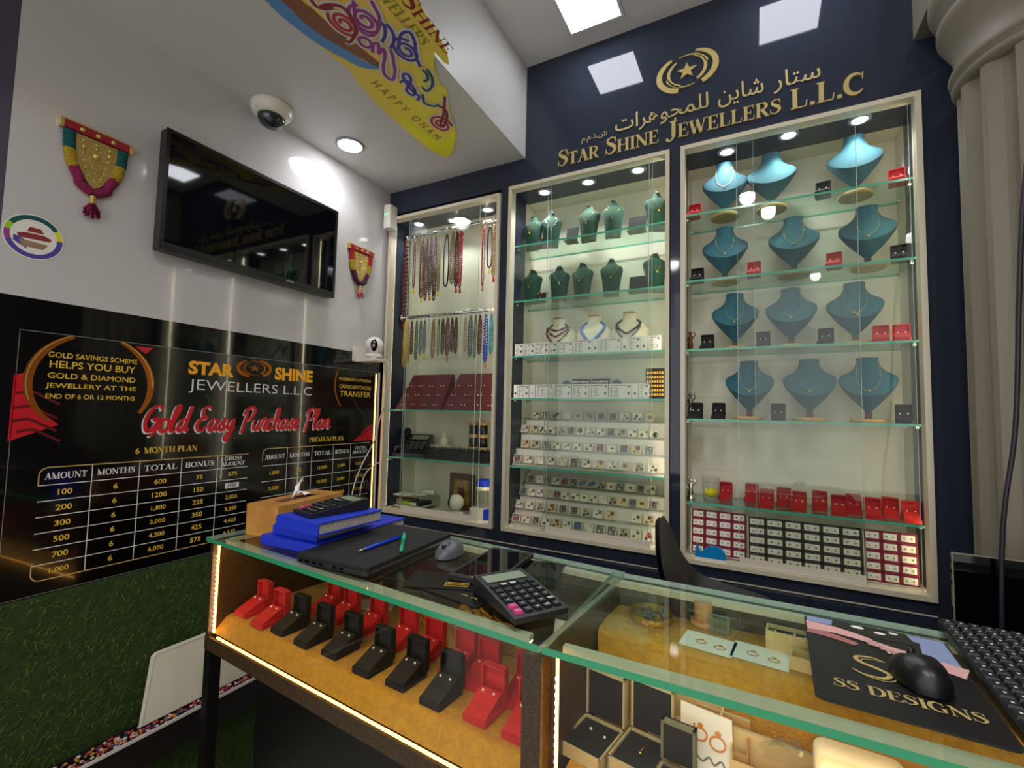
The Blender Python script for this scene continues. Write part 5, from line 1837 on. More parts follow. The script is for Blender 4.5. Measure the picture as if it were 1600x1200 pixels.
for i, (zx, zy, c, r, wd) in enumerate(lower):
    zb_ = Z2 - .026 - (zy - 930) * (2.372 - 1.915) / 570
    place = f'{ORD[i]} from the left' if i < 10 else (f'{ORD[len(lower) - 1 - i]} from the right' if i < len(lower) - 1 else 'last at the right')
    t = strand(xq(zx), Y2, Z2, zb_, c, f'{cname[c]} bead necklace, {place} on the middle rail', r, wd, {5: None, 3: 'tag_yellow', 8: 'tag_orange', 16: 'tag_orange'}.get(i), group='necklaces on the middle rail')
    if c == 'bead_blue':
        m = MB('bead_pearl')
        bead_run(m, [(wd * .6, -.009, -.04), (wd * .8, -.009, -.16)], .004, .015)
        bead_run(m, [(-wd * .6, -.009, -.045), (-wd * .8, -.009, -.165)], .004, .015)
        m.build('white_beads', t)

for i, (x0, x1) in enumerate(((-1.70, -1.405), (-1.395, -1.075))):
    t = thing('earring_display', ('crimson velvet earring display at the left of the left showcase', 'crimson velvet earring display at the right of the left showcase')[i], 'earring display', ((x0 + x1) / 2, 1.95, 1.4073), 0, 'crimson velvet displays')
    w = (x1 - x0) / 2
    MB('crimson_velvet').add([(-w, -.055, 0), (w, -.055, 0), (w * .96, .05, .19), (-w * .80, .05, .19), (-w, .09, 0), (w, .09, 0), (w * .96, .065, .19), (-w * .8, .065, .19)],
                             [(0, 1, 2, 3), (5, 4, 7, 6), (1, 0, 4, 5), (3, 2, 6, 7), (0, 3, 7, 4), (2, 1, 5, 6)]).build('slope', t)
    m = MB('bead_darkred')
    for k in (.25, .5, .75):
        m.add([(-w * (1 - .2 * k) + .01, -.0556 + .105 * k, .19 * k), (w * .97 - .01, -.0556 + .105 * k, .19 * k), (w * .97 - .01, -.0556 + .105 * (k + .015), .19 * (k + .015)), (-w * (1 - .2 * k) + .01, -.0556 + .105 * (k + .015), .19 * (k + .015))], [(0, 1, 2, 3)])
    m.build('ridges', t)
    for r_, k in enumerate((.13, .40, .66)):
        for c in range(4):
            e = thing('stud_pair', f'pearl stud pair, {ORD[c]} in the {("bottom", "middle", "upper")[r_]} row of the {("left", "right")[i]} crimson display', 'earring pair', (t.location.x - w * .74 + c * w * .48, 1.95 - .0555 + .105 * k, 1.4073 + .19 * k), 0, 'pearl stud pairs')
            for s in (-1, 1):
                MB('pearl').ball((s * .009, -.002, .002), .0032, 6, 4).build('stud', e)

# telephone
t = thing('desk_telephone', 'black desk telephone leaning on the lower shelf of the left showcase', 'telephone', (-1.628, 1.972, 1.1583), math.radians(20))
m = MB('black_plastic')
fr = lambda u, v, h: (h, u, v)
m.prism([(-.075, 0), (.075, 0), (.075, .10), (.06, .115), (-.06, .03), (-.075, .02)], -.085, .085, fr)
m.build('body', t)
m = MB('black_plastic')
m.tube(smooth_pts([(-.062, -.072, .040), (-.062, -.045, .060), (-.062, .0, .088), (-.062, .045, .122), (-.062, .07, .130)], 4), [.020, .021, .018, .014, .013, .012, .012, .012, .012, .012, .012, .013, .015, .018, .020, .021, .020], 10)
m.build('handset', t)
m = MB('lcd').add([(-.02, .015, .0902), (.07, .015, .0902), (.07, .05, .1092), (-.02, .05, .1092)], [(0, 1, 2, 3)])
m.build('display', t)
m = MB('dark_grey')
for i in range(3):
    for j in range(4):
        a, y = -.015 + i * .03, -.045 + j * .014
        z = .045 + (y + .06) * .68 - .012
        m.box((a, y, z), (a + .02, y + .009, z + .006))
m.build('keypad', t)
m = MB('black_plastic').tube([(-.07 + .006 * math.cos(k * .9), -.085 + .004 * math.sin(k * .9) - k * .0006, .03 - k * .0004) for k in range(50)], .0016, 5)
m.build('coiled_cord', t)

t = thing('planter_tray', 'long black tray of dark tinsel grass on the lower shelf of the left showcase', 'tray', (-1.385, 1.95, 1.1583))
MB('matte_black').box((-.135, -.03, 0), (.25, .03, .045)).build('trough', t)
m = MB('soft_black')
for k in range(500):
    x, y = random.uniform(-.13, .245), random.uniform(-.026, .026)
    m.add([(x - .002, y, .045), (x + .002, y, .045), (x + random.uniform(-.01, .01), y + random.uniform(-.01, .01), .055 + random.uniform(0, .014))], [(0, 1, 2)])
tag(m.build('tinsel', t), kind='stuff')
t = thing('spray_bottle', 'white plastic bottle standing behind the dark tinsel tray', 'bottle', ((-1.478,2.04,1.223)[0], 2.04, 1.1583))
MB('white_plastic').lathe([(.018, 0), (.020, .004), (.020, .085), (.016, .10), (.010, .106)], 18).build('body', t)
MB('white_plastic').lathe([(.011, .1062), (.012, .108), (.012, .130), (.009, .134)], 16).build('cap', t)
t = thing('cream_strip', 'pale yellow long strip lying behind the tinsel tray', 'strip', (-1.50, 2.03, 1.1583))
MB('cream').rbox((-.08, -.012, 0), (.08, .012, .062), .004, 3, 0).build('bar', t)
for r_ in range(3):
    for c in range(2):
        if r_ == 2 and c == 0:
            pass
        t = thing('small_jar', f'small dark jar with a gold lid, {("bottom", "middle", "top")[r_]} of the {("left", "right")[c]} stack in the left showcase', 'jar', ((-1.289,2.03,1.216)[0] + c * .058, 2.03, 1.1583 + .065 * r_), 0, 'stacked small jars')
        MB('bead_dark').lathe([(.021, 0), (.024, .004), (.024, .042), (.020, .046)], 18).build('body', t)
        MB('pale_border').lathe([(.025, .0462), (.026, .048), (.026, .062), (.024, .0645)], 20).build('lid', t)

ZB = .8925
t = thing('plastic_case', 'clear plastic case of papers and tools on the floor of the left showcase', 'case', (-1.60, 1.965, ZB))
MB('clear_plastic').box((-.115, -.06, .0), (.095, .09, .062)).build('tub', t)
m = MB('paper').box((-.10, -.05, .004), (.05, .07, .010)).box((-.05, -.04, .0102), (.08, .08, .016))
m.use('bead_tan').box((-.09, -.045, .0162), (-.01, .04, .04))
m.use('dark_grey').box((.0, -.04, .0162), (.07, .05, .035))
m.build('papers_inside', t)
m = MB('paper').box((-.11, -.05, .0625), (-.01, .05, .066)).box((-.06, -.02, .0662), (.06, .08, .069))
m.build('papers_on_top', t)
t = thing('green_marker', 'white marker with a bright green band lying in front of the plastic case', 'marker', (-1.585, 1.895, ZB + .030))
MB('white_plastic').cyl((.012, 0, 0), (.045, 0, 0), .009, 14).build('barrel', t)
MB('marker_green').cyl((-.035, 0, 0), (.012, 0, 0), .0095, 14).build('label_band', t)
t = thing('paper_roll', 'small white paper roll on top of the plastic case', 'roll', (-1.535, 1.99, ZB + .0805))
MB('white_plastic').cyl((-.04, 0, 0), (.04, .0, 0), .011, 14).build('roll', t)
MB('bead_tan').cyl((-.0405, 0, 0), (.0405, 0, 0), .004, 10).build('core', t)
t = thing('round_camera', 'white spherical camera on a round foot at the bottom of the left showcase', 'camera', ((-1.315,1.925,0.953)[0], 1.925, ZB))
MB('white_plastic').lathe([(.040, 0), (.040, .012), (.030, .018), (.012, .022)], 24).build('foot', t)
MB('white_plastic').ball((0, 0, .062), .040, 24, 16).build('ball', t)
m = MB('dark_grey')
m.M = Matrix.Translation((0, 0, .062)) @ Matrix.Rotation(math.radians(-38), 4, 'Z')
m.grid(lambda a, b: (lambda th, ph: (.0406 * math.cos(ph) * math.sin(th), -.0406 * math.cos(ph) * math.cos(th), .0406 * math.sin(ph)))((a - .5) * .9 * max(.2, math.sin(PI * b) ** .6), (b - .5) * 1.9), 10, 12)
m.build('dark_lens', t)
t = thing('framed_picture', 'dark framed picture of a figure leaning behind the white ball camera', 'picture', ((-1.361,2.04,0.972)[0], 2.04, ZB))
MB('bead_brown').box((-.075, 0, 0), (.075, .015, .185)).build('frame', t)
MB('picture_art').box((-.048, -.002, .03), (.048, -.0002, .155)).build('print', t)
m = MB('bead_darkred').ball((0, -.003, .085), (.022, .002, .04), 12, 8)
m.use('bead_tan').ball((0, -.004, .128), (.012, .002, .014), 10, 8)
m.build('figure', t)
t = thing('lidded_jar', 'clear jar with pale yellow rim and blue lid at the left showcase bottom', 'jar', ((-1.172,1.95,1.028)[0], 1.95, ZB + .052))
MB('clear_plastic').lathe([(.034, 0), (.036, .006), (.036, .070), (.028, .080)], 22).build('body', t)
MB('cream').lathe([(.036, .081), (.038, .083), (.038, .098), (.036, .099)], 22).build('rim', t)
MB('blue_cloth').lathe([(.036, .0995), (.037, .103), (.035, .128), (.020, .134)], 22).build('lid', t)
t = thing('supply_box', 'small white and blue box under the jar in the left showcase', 'box', ((-1.173,1.95,0.917)[0], 1.95, ZB))
MB('white_plastic').box((-.045, -.05, 0), (.032, .05, .051)).build('carton', t)
MB('blue_cloth').box((.0321, -.05, .002), (.046, .03, .048)).build('blue_flap', t)

# ------------------------------------------------------------------ glass counters
ZT = 1.037
DECK = .81


def counter(loc, rz, L, D, label, left_end):
    t = thing('glass_counter', label, 'display counter', loc, rz, 'lit glass counters')
    m = MB('top_glass')
    a, b, c, d, z0, z1 = -.004 if left_end else .001, L, -.012, D, ZT - .011, ZT
    m.add([(a, c, z1), (b, c, z1), (b, d, z1), (a, d, z1)], [(0, 1, 2, 3)])
    m.add([(a, c, z0), (b, c, z0), (b, d, z0), (a, d, z0)], [(3, 2, 1, 0)])
    m.use('glass_edge').add([(a, c, z0), (b, c, z0), (b, c, z1), (a, c, z1)], [(0, 1, 2, 3)])
    m.use('pane_edge').add([(b, c, z0), (b, d, z0), (a, d, z0), (a, c, z0), (b, c, z1), (b, d, z1), (a, d, z1), (a, c, z1)], [(0, 1, 5, 4), (1, 2, 6, 5), (2, 3, 7, 6)])
    m.build('glass_top', t)
    m = MB('pane_glass')
    m.add([(.012, .006, DECK - .04), (L - .004, .006, DECK - .04), (L - .004, .006, z0), (.012, .006, z0)], [(0, 1, 2, 3)])
    m.build('front_glass', t)
    m = MB('frame_white')
    m.box((.02, .030, z0 - .010), (L - .04, .042, z0 - .0005)).box((.02, .0285, z0 - .017), (L - .04, .030, z0 - .0005)).box((.012, D - .03, z0 - .012), (L - .004, D - .012, z0 - .0005))  # thin front lip is added to hide the fill strip behind it
    if left_end:
        m.box((.012, .042, z0 - .010), (.022, D - .03, z0 - .0005))
    m.build('top_rail', t)
    m = MB('bronze_panel')
    if left_end:
        m.box((0, .0, DECK - .05), (.012, D - .005, z0))
    if left_end:
        m.build('end_panel', t)
        m = MB('bronze_panel')
    m.box((L - .036, .0, DECK - .05), (L - .001, .03, z0 - .0135))
    m.build('stile', t)
    MB('bronze_panel').box((L - .018, .0301, DECK - .05), (L - .006, D - .005, z0 - .0135)).build('end_panel', t)
    MB('bronze_panel').box((.012, D - .012, DECK - .05), (L - .018, D - .004, z0 - .013)).build('back_panel', t)
    m = MB('bronze_panel').box((.0, -.002, DECK - .075), (L, .004, DECK - .040)).box((.0, .004, DECK - .075), (L, D - .004, DECK - .052))
    m.build('deck_frame', t)
    f = MB('led_warm')
    f.box((.04, .0085, DECK - .043), (L - .04, .0125, DECK - .039)).box((.016, .011, DECK - .035), (.020, .015, z0 - .012))
    f.use('led_top_fill').box((.02, .031, z0 - .0125), (L - .04, .040, z0 - .0101))  # added strip behind the rail lip, warm fill for the interior
    strip = f.build('led_strip', t)
    f = MB('led_bead')
    for k in range(int((z0 - DECK) / .0125)):
        f.box((.0155, .0098, DECK - .03 + k * .0125), (.0205, .0106, DECK - .025 + k * .0125))
    f.build('diodes', strip)
    return t


RZL = -math.atan(.0772)
OL = V((-1.35, .779, 0))
left_counter = counter(OL, RZL, 1.050, .405, 'left glass counter with two rows of red and black jewel boxes glowing amber', True)
RZR = -.006
OR = V((-.300, .6985, 0))
right_counter = counter(OR, RZR, 1.25, .395, 'right glass counter holding boxes and papers under its glass top', False)


def deck(t, L, D, step):
    m = MB('gold_fabric')
    D -= .014
    x0, x1 = .0125, L - .0185
    prof = [(.014, DECK - .036), (.045, DECK - .006), (.055, DECK - .001), (.062, DECK)]
    if step:
        prof += [(.235, DECK), (.238, DECK + .005), (.240, DECK + .15), (.245, DECK + .158), (.252, DECK + .16), (D, DECK + .16)]
    else:
        prof += [(D, DECK)]
    n = 60
    vs, fs = [], []
    rnd = random.Random(4)
    for i in range(n + 1):
        x = x0 + (x1 - x0) * i / n
        for k, (v, z) in enumerate(prof):
            w = .0012 * math.sin(i * 1.7 + k) if 0 < k < 3 else 0
            vs.append((x, v, z + w))
    k = len(prof)
    for i in range(n):
        for j in range(k - 1):
            fs.append((i * k + j, (i + 1) * k + j, (i + 1) * k + j + 1, i * k + j + 1))
    m.add(vs, fs, True)
    m.build('gold_deck', t)


deck(left_counter, 1.050, .405, False)
deck(right_counter, 1.25, .395, True)
m = MB('dark_base').box((.11, .09, .0), (1.045, .39, .733)).box((0, .0, 0), (.03, .03, .7345)).box((0, .375, 0), (.03, .4, .7345))
m.build('base_cabinet', left_counter)
MB('dark_base').box((.002, .06, 0), (1.24, .37, .733)).build('base_cabinet', right_counter)


def loc_l(u, v, z=DECK):
    return tuple(OL + Matrix.Rotation(RZL, 3, 'Z') @ V((u, v, z)))


def loc_r(u, v, z=DECK):
    return tuple(OR + Matrix.Rotation(RZR, 3, 'Z') @ V((u, v, z)))


# rows of jewel boxes in the left counter
KW = dict(w=.056, d=.076, h=.030, lh=.068)
cr = make_box('red_velvet', '', 'front row counter boxes', **KW)
ck = make_box('soft_black', '', 'front row counter boxes', **KW)
seen = set()


def counter_box(kind, u, v, rz, label, short, group):
    src = cr if kind == 'r' else ck
    p = loc_l(u, v, DECK + .0005)
    if kind not in seen:
        seen.add(kind)
        src.location, src.rotation_euler = p, (0, 0, RZL + rz)
        src['label'], src['group'] = label, group
    else:
        dup(src, p, RZL + rz, label, group)
    R = Matrix.Translation(p) @ Matrix.Rotation(RZL + rz, 4, 'Z')
    for side, s in (('left', -1), ('right', 1)):
        q = R @ V((s * .013, -.0265, KW['h'] + .0062))
        dup(stud0, q, RZL + rz, f'{side} earring on the {short}', group + ' earrings')


front_u = [.024, .125, .205, .311, .412, .533, .632, .736, .839, .928]
front_v = [.058, .048, .057, .054, .061, .054, .061, .056, .066, .066]
kinds = 'rrkkkkkkrr'
cnt = {'r': 0, 'k': 0}
for i, (u, v, k) in enumerate(zip(front_u, front_v, kinds)):
    nm = {'r': ('leftmost red box of the front row', 'second red box of the front row', 'third red box of the front row', 'rightmost red box of the front row'), 'k': tuple(f'{ORD[q]} black box of the front row' for q in range(6))}[k][cnt[k]]
    cnt[k] += 1
    counter_box(k, u + .030, v + .078, 0, f'open jewel box, {nm} in the left counter', nm, 'front row counter boxes')
for i, x in enumerate((-1.140, -1.056, -.939, -.818, -.722, -.622, -.550, -.445)):
    counter_box('r', (x + 1.35) * 1.0, .262 - .006 * i, 0, f'open red jewel box, {ORD[i]} in the back row of the left counter', f'{ORD[i]} red box of the back row', 'back row counter boxes')


def crumple(name, label, cat, c, sx, sy, sz, m_, seed, n=16):
    rnd = random.Random(seed)
    t = tag(MB(m_).grid(lambda a, b: (c[0] + sx * (a - .5) * (1 + .1 * math.sin(9 * b + seed)), c[1] + sy * (b - .5), c[2] + sz * max(.03, math.sin(PI * a) * math.sin(PI * b)) * rnd.uniform(.35, 1)), n, n, False).build(name), label, cat)
    return t


p = loc_l(.66, .345)
crumple('gold_cloth', 'crumpled gold foil cloth behind the jewel boxes in the left counter', 'cloth', p, .40, .07, .085, 'gold_foil', 3, 22)
p = loc_l(.30, .33, DECK + .001)
t = tag(MB('paper').box((-.06, -.035, 0), (.06, .035, .004)).build('paper_sheet'), 'white folded paper lying behind the second black box in the left counter', 'paper')
t.location, t.rotation_euler = p, (0, 0, .5)
p = loc_l(.955, .30, DECK + .001)
t = tag(MB('paper').add([(-.045, 0, 0), (.045, 0, 0), (.045, .035, .11), (-.045, .035, .11), (-.045, .003, 0), (.045, .003, 0), (.045, .038, .11), (-.045, .038, .11)], [(0, 1, 2, 3), (5, 4, 7, 6), (1, 0, 4, 5), (3, 2, 6, 7), (0, 3, 7, 4), (2, 1, 5, 6)]).build('paper_sheet'), 'white paper standing behind the last red boxes of the left counter', 'paper')
t.location = p

# ---- inside the right counter
ZS = DECK + .16


def set_box(loc, rz, label, w, d, lh, trim, inside, jewels):
    t = thing('jewellery_case', label, 'jewellery case', loc, rz, 'open jewellery cases')
    x = w / 2
    m = MB(trim)
    for a, b in (((-x, -d, 0), (-x + .003, 0, .022)), ((x - .003, -d, 0), (x, 0, .022)), ((-x, -d, 0), (x, -d + .003, .022)), ((-x, -.003, 0), (x, 0, .022))):
        m.box(a, b)
    m.build('base', t)
    MB(inside).box((-x + .0031, -d + .0031, .001), (x - .0031, -.0031, .017)).build('pad', t)
    m = MB(trim)
    for a, b in (((-x, .001, .023), (-x + .004, .016, .023 + lh)), ((x - .004, .001, .023), (x, .016, .023 + lh)), ((-x, .001, .019 + lh), (x, .016, .023 + lh)), ((-x, .013, .023), (x, .016, .023 + lh))):
        m.box(a, b)
    m.build('lid', t)
    MB(inside).box((-x + .0041, .004, .024), (x - .0041, .0129, .0189 + lh)).build('lid_lining', t)
    R = Matrix.Translation(loc) @ Matrix.Rotation(rz, 4, 'Z')
    return t, R


t, R = set_box((-.254, .880, DECK + .0005), -.18, 'black lined jewellery case with pale trim, left of the two inside the right counter', .078, .095, .085, 'box_trim', 'soft_black', 2)
for k, (x, y) in enumerate(((-.012, -.03), (.018, -.035))):
    dup(stud0, R @ V((x, y, .019)), 0, ('left', 'right')[k] + ' stud lying in the left lined case of the right counter', 'case earrings')
t, R = set_box((-.170, .885, DECK + .0005), -.18, 'black lined jewellery case with pale trim, right of the two inside the right counter', .078, .095, .085, 'box_trim', 'soft_black', 2)
t = thing('gold_pendant', 'small gold pendant lying in the right lined case of the right counter', 'pendant', R @ V((.0, -.05, .0195)))
MB('gold').ball((0, 0, 0), (.004, .004, .002), 8, 6).build('drop', t)
MB('gold').tube([(.0, .004, .0), (.004, .016, .001), (.008, .026, .0)], .0008, 5).build('chain', t)
set_box((-.118, .830, DECK + .0005), -.15, 'grey green jewel case with a dark lining in front of the white printed bag', .055, .05, .062, 'box_grey_green', 'soft_black', 0)


def ring_drawing(m, fr, u, v, r):
    m.use('ring_orange')
    stroke(m, arc(u, v, r, r * .8, 0, 360, 18), r * .28, fr, .0004)
    m.prism([(u - r * .3, v + r * .8), (u + r * .3, v + r * .8), (u + r * .45, v + r * 1.25), (u, v + r * 1.5), (u - r * .45, v + r * 1.25)], .0003, .0006, fr)


t = thing('printed_bag', 'white paper bag with orange ring drawings standing behind the grey green case', 'paper bag', (-.078, .862, DECK + .0005), -.1)
fr = lambda u, v, h: (u, v * .28 - h, v)
m = MB('paper').prism([(-.040, 0), (.042, 0), (.036, .088), (-.046, .092)], -.003, 0, fr)
m.build('sheet', t)
m = MB('ring_orange')
ring_drawing(m, fr, -.012, .055, .011)
ring_drawing(m, fr, .016, .050, .012)
m.use('print_grey')
stroke(m, smooth_pts([(-.016, .026), (-.006, .020), (.004, .028), (.012, .020), (.022, .028), (.028, .022)], 4), .003, fr, .0004)
m.build('printed_rings', t)
CARDS = ((-.115, .925, .125, .110, 'card_cream', 'long cream cardboard tray standing behind the two lined cases'), (-.055, .905, .085, .085, 'cardboard', 'brown cardboard tray behind the white printed bag'), (.02, .885, .12, .075, 'card_cream', 'cream cardboard tray in the middle of the right counter'), (.075, .815, .15, .055, 'cardboard', 'low brown cardboard tray nearest the front glass of the right counter'))
for x, y, w, h, c, lab in CARDS:
    t = thing('cardboard_tray', lab, 'cardboard tray', (x, y, DECK + .0005), -.08, 'cardboard trays in the right counter')
    m = MB(c)
    m.box((-w / 2, .0, 0), (w / 2, .003, h)).box((-w / 2, -.03, 0), (w / 2, -.027, h * .55)).box((-w / 2, -.027, 0), (-w / 2 + .003, 0, h * .8)).box((w / 2 - .003, -.027, 0), (w / 2, 0, h * .8)).box((-w / 2 + .003, -.027, 0), (w / 2 - .003, 0, .003))
    m.build('walls', t)
    MB('box_trim').box((-w / 2, -.0005, h), (w / 2, .0035, h + .002)).build('edge', t)
t = thing('small_carton', 'small cream carton with a red foot under the edge of the glass top', 'carton', (-.175, .908, DECK + .0005), -.1)
MB('card_cream').box((-.028, 0, .02), (.028, .02, .10)).build('body', t)
MB('poster_red').box((-.029, -.001, 0), (.029, .021, .0198)).build('foot', t)
p = loc_r(.36, .13, DECK + .03)
crumple('plastic_bag', 'crumpled clear plastic bag in a cardboard tray of the right counter', 'plastic bag', (.045, .862, DECK + .075), .085, .05, .030, 'clear_plastic', 9, 9)
t = thing('plastic_basket', 'pale plastic box with rounded corners at the front of the right counter', 'plastic box', (.115, .765, DECK + .0005), -.05)
m = MB('white_plastic').rbox((-.05, -.035, 0), (.05, .035, .150), .014, 4, 1)
m.build('body', t)
m = MB('print_grey')
for k in range(9):
    for j in range(3):
        m.ball((-.034 + k * .0085, -.0355, .132 - j * .010), (.0022, .0008, .003), 6, 4)
m.build('holes', t)

# on the raised gold step: printed sheets, boxes, rolls
for i, (pts, lab) in enumerate((([(-0.131,1.027,0.972),(-0.127,0.96,0.972),(-0.039,0.949,0.972),(-0.04,1.003,0.972)], 'white sheet with drawings of two rings, left one on the gold step'), ([(-0.038,1.007,0.972),(-0.036,0.928,0.972),(0.042,0.932,0.972),(0.046,1.012,0.972)], 'white sheet with drawings of two rings, right one on the gold step'))):
    c = sum((V(q) for q in pts), V((0, 0, 0))) / 4
    c.y = max(min(c.y, 1.045), .985)
    t = thing('printed_sheet', lab, 'printed paper', (c.x, c.y, ZS + .0008), (-.12, -.1)[i], 'ring drawings')
    MB('paper').box((-.046, -.035, 0), (.046, .035, .0008)).build('sheet', t)
    m = MB('ring_orange')
    fr = TOP(.0008)
    ring_drawing(m, fr, -.012, -.004, .009)
    ring_drawing(m, fr, .022, -.008, .009)
    m.build('printed_rings', t)
for x, y, w, d, h, c, lab, inner in ((-.066, 1.045, .034, .022, .030, 'box_grey_green', 'small grey green box behind the ring drawings on the gold step', 'lcd'), (.053, 1.035, .078, .038, .034, 'card_cream', 'open cream box with dark lining and earrings on the gold step', 'soft_black'), (.075, .975, .05, .035, .022, 'card_cream', 'small cream box tucked beside the mouse pad on the gold step', None)):
    t = thing('small_box', lab, 'box', (x, y, ZS + .0005), -.08, 'boxes on the gold step')
    m = MB(c)
    for a, b in (((-w / 2, -d / 2, 0), (-w / 2 + .003, d / 2, h)), ((w / 2 - .003, -d / 2, 0), (w / 2, d / 2, h)), ((-w / 2 + .003, -d / 2, 0), (w / 2 - .003, -d / 2 + .003, h)), ((-w / 2 + .003, d / 2 - .003, 0), (w / 2 - .003, d / 2, h))):
        m.box(a, b)
    m.build('walls', t)
    MB(inner or c).box((-w / 2 + .0031, -d / 2 + .0031, 0), (w / 2 - .0031, d / 2 - .0031, h * (.8 if inner else .5))).build('lining', t)
    if inner == 'soft_black':
        for k in range(4):
            dup(stud0, (x - .024 + .016 * k, y + .004 * (-1) ** k, ZS + .0285), 0, f'{ORD[k]} earring from the left in the open cream box on the gold step', 'cream box earrings')
t = thing('tan_roll', 'tan cardboard roll standing at the back of the gold step', 'roll', (-.10, 1.065, ZS + .0005))
MB('brown_roll').lathe([(.017, 0), (.018, .001), (.018, .048), (.0165, .049), (.0165, .0)], 22, True, caps=False).build('tube', t)
MB('brown_roll').lathe([(.024, 0), (.025, .002), (.025, .010), (.018, .011)], 22).build('lower_ring', t)
t = thing('clear_tub', 'round clear tub with a gold glitter band on the gold step', 'tub', (-.20, 1.03, ZS + .0005))
MB('clear_plastic').lathe([(.040, 0), (.042, .003), (.044, .044)], 26, caps=False).build('wall', t)
MB('gold_foil').lathe([(.0435, .003), (.0455, .018), (.0445, .018), (.0425, .003)], 26, caps=False).build('glitter_band', t)
m = MB('gem_grey')
rnd = random.Random(2)
for k in range(14):
    m.ball((rnd.uniform(-.024, .024), rnd.uniform(-.024, .024), .008 + rnd.uniform(0, .012)), .006, 6, 4)
tag(m.build('beads', t), kind='stuff')

# ------------------------------------------------------------------ things lying on the glass tops
t = thing('tissue_box', 'long wooden tissue box at the left end of the counter below the poster', 'tissue box', (-1.262, .985, ZT + .0003), .15)
MB('box_wood').rbox((-.058, -.136, 0), (.058, .136, .086), .003, 2, 2).build('body', t)
MB('bead_brown').box((-.018, -.075, .0861), (.018, .075, .0866)).build('slot', t)
m = MB('tissue')
rnd = random.Random(8)
m.grid(lambda a, b: ((a - .5) * .034 * (1 - .6 * b) + .010 * math.sin(5 * b + 6 * a) * b, -.02 + (b - .2) * .03 - .05 * (a - .5) * (1 - b * .3), .0866 + .062 * b ** 1.1 * (1 - abs(a - .5) * .9) + .004 * math.sin(13 * a)), 12, 8)
m.grid(lambda a, b: ((a - .5) * .04, .0 + .055 * b + .004 * math.sin(9 * a), .0868 + .012 * math.sin(PI * (1 - b) * .6) + .004 * math.sin(11 * a + 3 * b)), 10, 8)
m.build('tissue', t)


def book(loc, rz, w, l, h, label):
    t = thing('ledger_book', label, 'book', loc, rz, 'blue ledger books')
    m = MB('blue_cloth').rbox((-w / 2, -l / 2, 0), (w / 2, l / 2, .0028), .004, 2, 2).rbox((-w / 2, -l / 2, h - .0028), (w / 2, l / 2, h), .004, 2, 2)
    m.box((-w / 2, -l / 2, .0028), (w / 2, -l / 2 + .003, h - .0028))
    m.build('cover', t)
    MB('page_edge').box((-w / 2 + .004, -l / 2 + .003, .0029), (w / 2 - .004, l / 2 - .004, h - .0029)).build('pages', t)
    return t


book((-1.080, .985, ZT + .0003), .05, .205, .350, .024, 'blue hardback ledger lying on the glass, bottom of the stack of three')
book((-1.076, .932, ZT + .0248), .03, .166, .206, .025, 'blue hardback ledger in the middle of the stack of three')
book((-1.034, .914, ZT + .0503), -.05, .172, .212, .030, 'blue hardback ledger on top of the stack of three under a calculator')


def calculator(loc, rz, w, l, label, rows, cols, tilt=0.0):
    t = thing('desk_calculator', label, 'calculator', loc, rz, 'black desk calculators')
    m = MB('dark_grey')
    fr = lambda u, v, h: (h, u, v)
    m.prism([(-l / 2, 0), (l / 2, 0), (l / 2, .030), (l / 2 - .045, .026), (-l / 2, .010)], -w / 2, w / 2, fr)
    m.build('casing', t)
    zt = lambda y: .010 + (y + l / 2) * (.016 / (l - .045)) if y < l / 2 - .045 else .026 + (y - l / 2 + .045) * (.004 / .045)
    s = lambda x0, y0, x1, y1, k: [(x0, y0, zt(y0) + k), (x1, y0, zt(y0) + k), (x1, y1, zt(y1) + k), (x0, y1, zt(y1) + k)]
    MB('lcd').add(s(-w * .40, l / 2 - .043, w * .40, l / 2 - .012, .0008), [(0, 1, 2, 3)]).build('display', t)
    m = MB('black_plastic')
    for a, b in (((-w * .44, l / 2 - .047), (w * .44, l / 2 - .0435)), ((-w * .44, l / 2 - .0115), (w * .44, l / 2 - .008))):
        m.add(s(a[0], a[1], b[0], b[1], .0012), [(0, 1, 2, 3)])
    m.build('display_surround', t)
    g0, g1 = -l / 2 + .008, l / 2 - .054
    gx, gy = w * .90 / cols, (g1 - g0) / rows
    sym = ['789÷%', '456×√', '123−M', '0.=+C', 'ABCDE', 'FGHIJ']
    ch = {(r, c): q for r, row in enumerate(('AC 0 . = +'.split(), '1 2 3 + -'.split(), '4 5 6 x %'.split(), '7 8 9 / M'.split())) for c, q in enumerate(row)}
    for r in range(rows):
        for c in range(cols):
            x, y = -w * .45 + (c + .5) * gx, g0 + (r + .5) * gy
            col = 'key_pink' if (c == 0 and r < 2) else 'key_dark'
            m = MB(col)
            z = zt(y)
            hx, hy = gx * .40, gy * (.34 if r == rows - 1 else .38)
            sl = .016 / (l - .045)
            m.add([(x - hx, y - hy, z - hy * sl), (x + hx, y - hy, z - hy * sl), (x + hx, y + hy, z + hy * sl), (x - hx, y + hy, z + hy * sl)] + [(x - hx * .85, y - hy * .85, z + .0035), (x + hx * .85, y - hy * .85, z + .0035), (x + hx * .85, y + hy * .85, z + .0045), (x - hx * .85, y + hy * .85, z + .0045)],
                  [(4, 5, 6, 7), (0, 1, 5, 4), (1, 2, 6, 5), (2, 3, 7, 6), (3, 0, 4, 7)])
            if r < 4 and c < 5:
                q = ch[(r, c)]
                m.use('key_white')
                kf = lambda u, v, h, z=z: (u, v, z + h)
                ctext(m, q, x, y, min(.006, hy * .9), kf, .0048, .02)
            elif r == rows - 1 and c in (1, 2):
                m.use('key_white').box((x - hx * .7, y - hy * .6, z + .0044), (x + hx * .7, y + hy * .6, z + .0048))
            m.build('key', t)
    return t


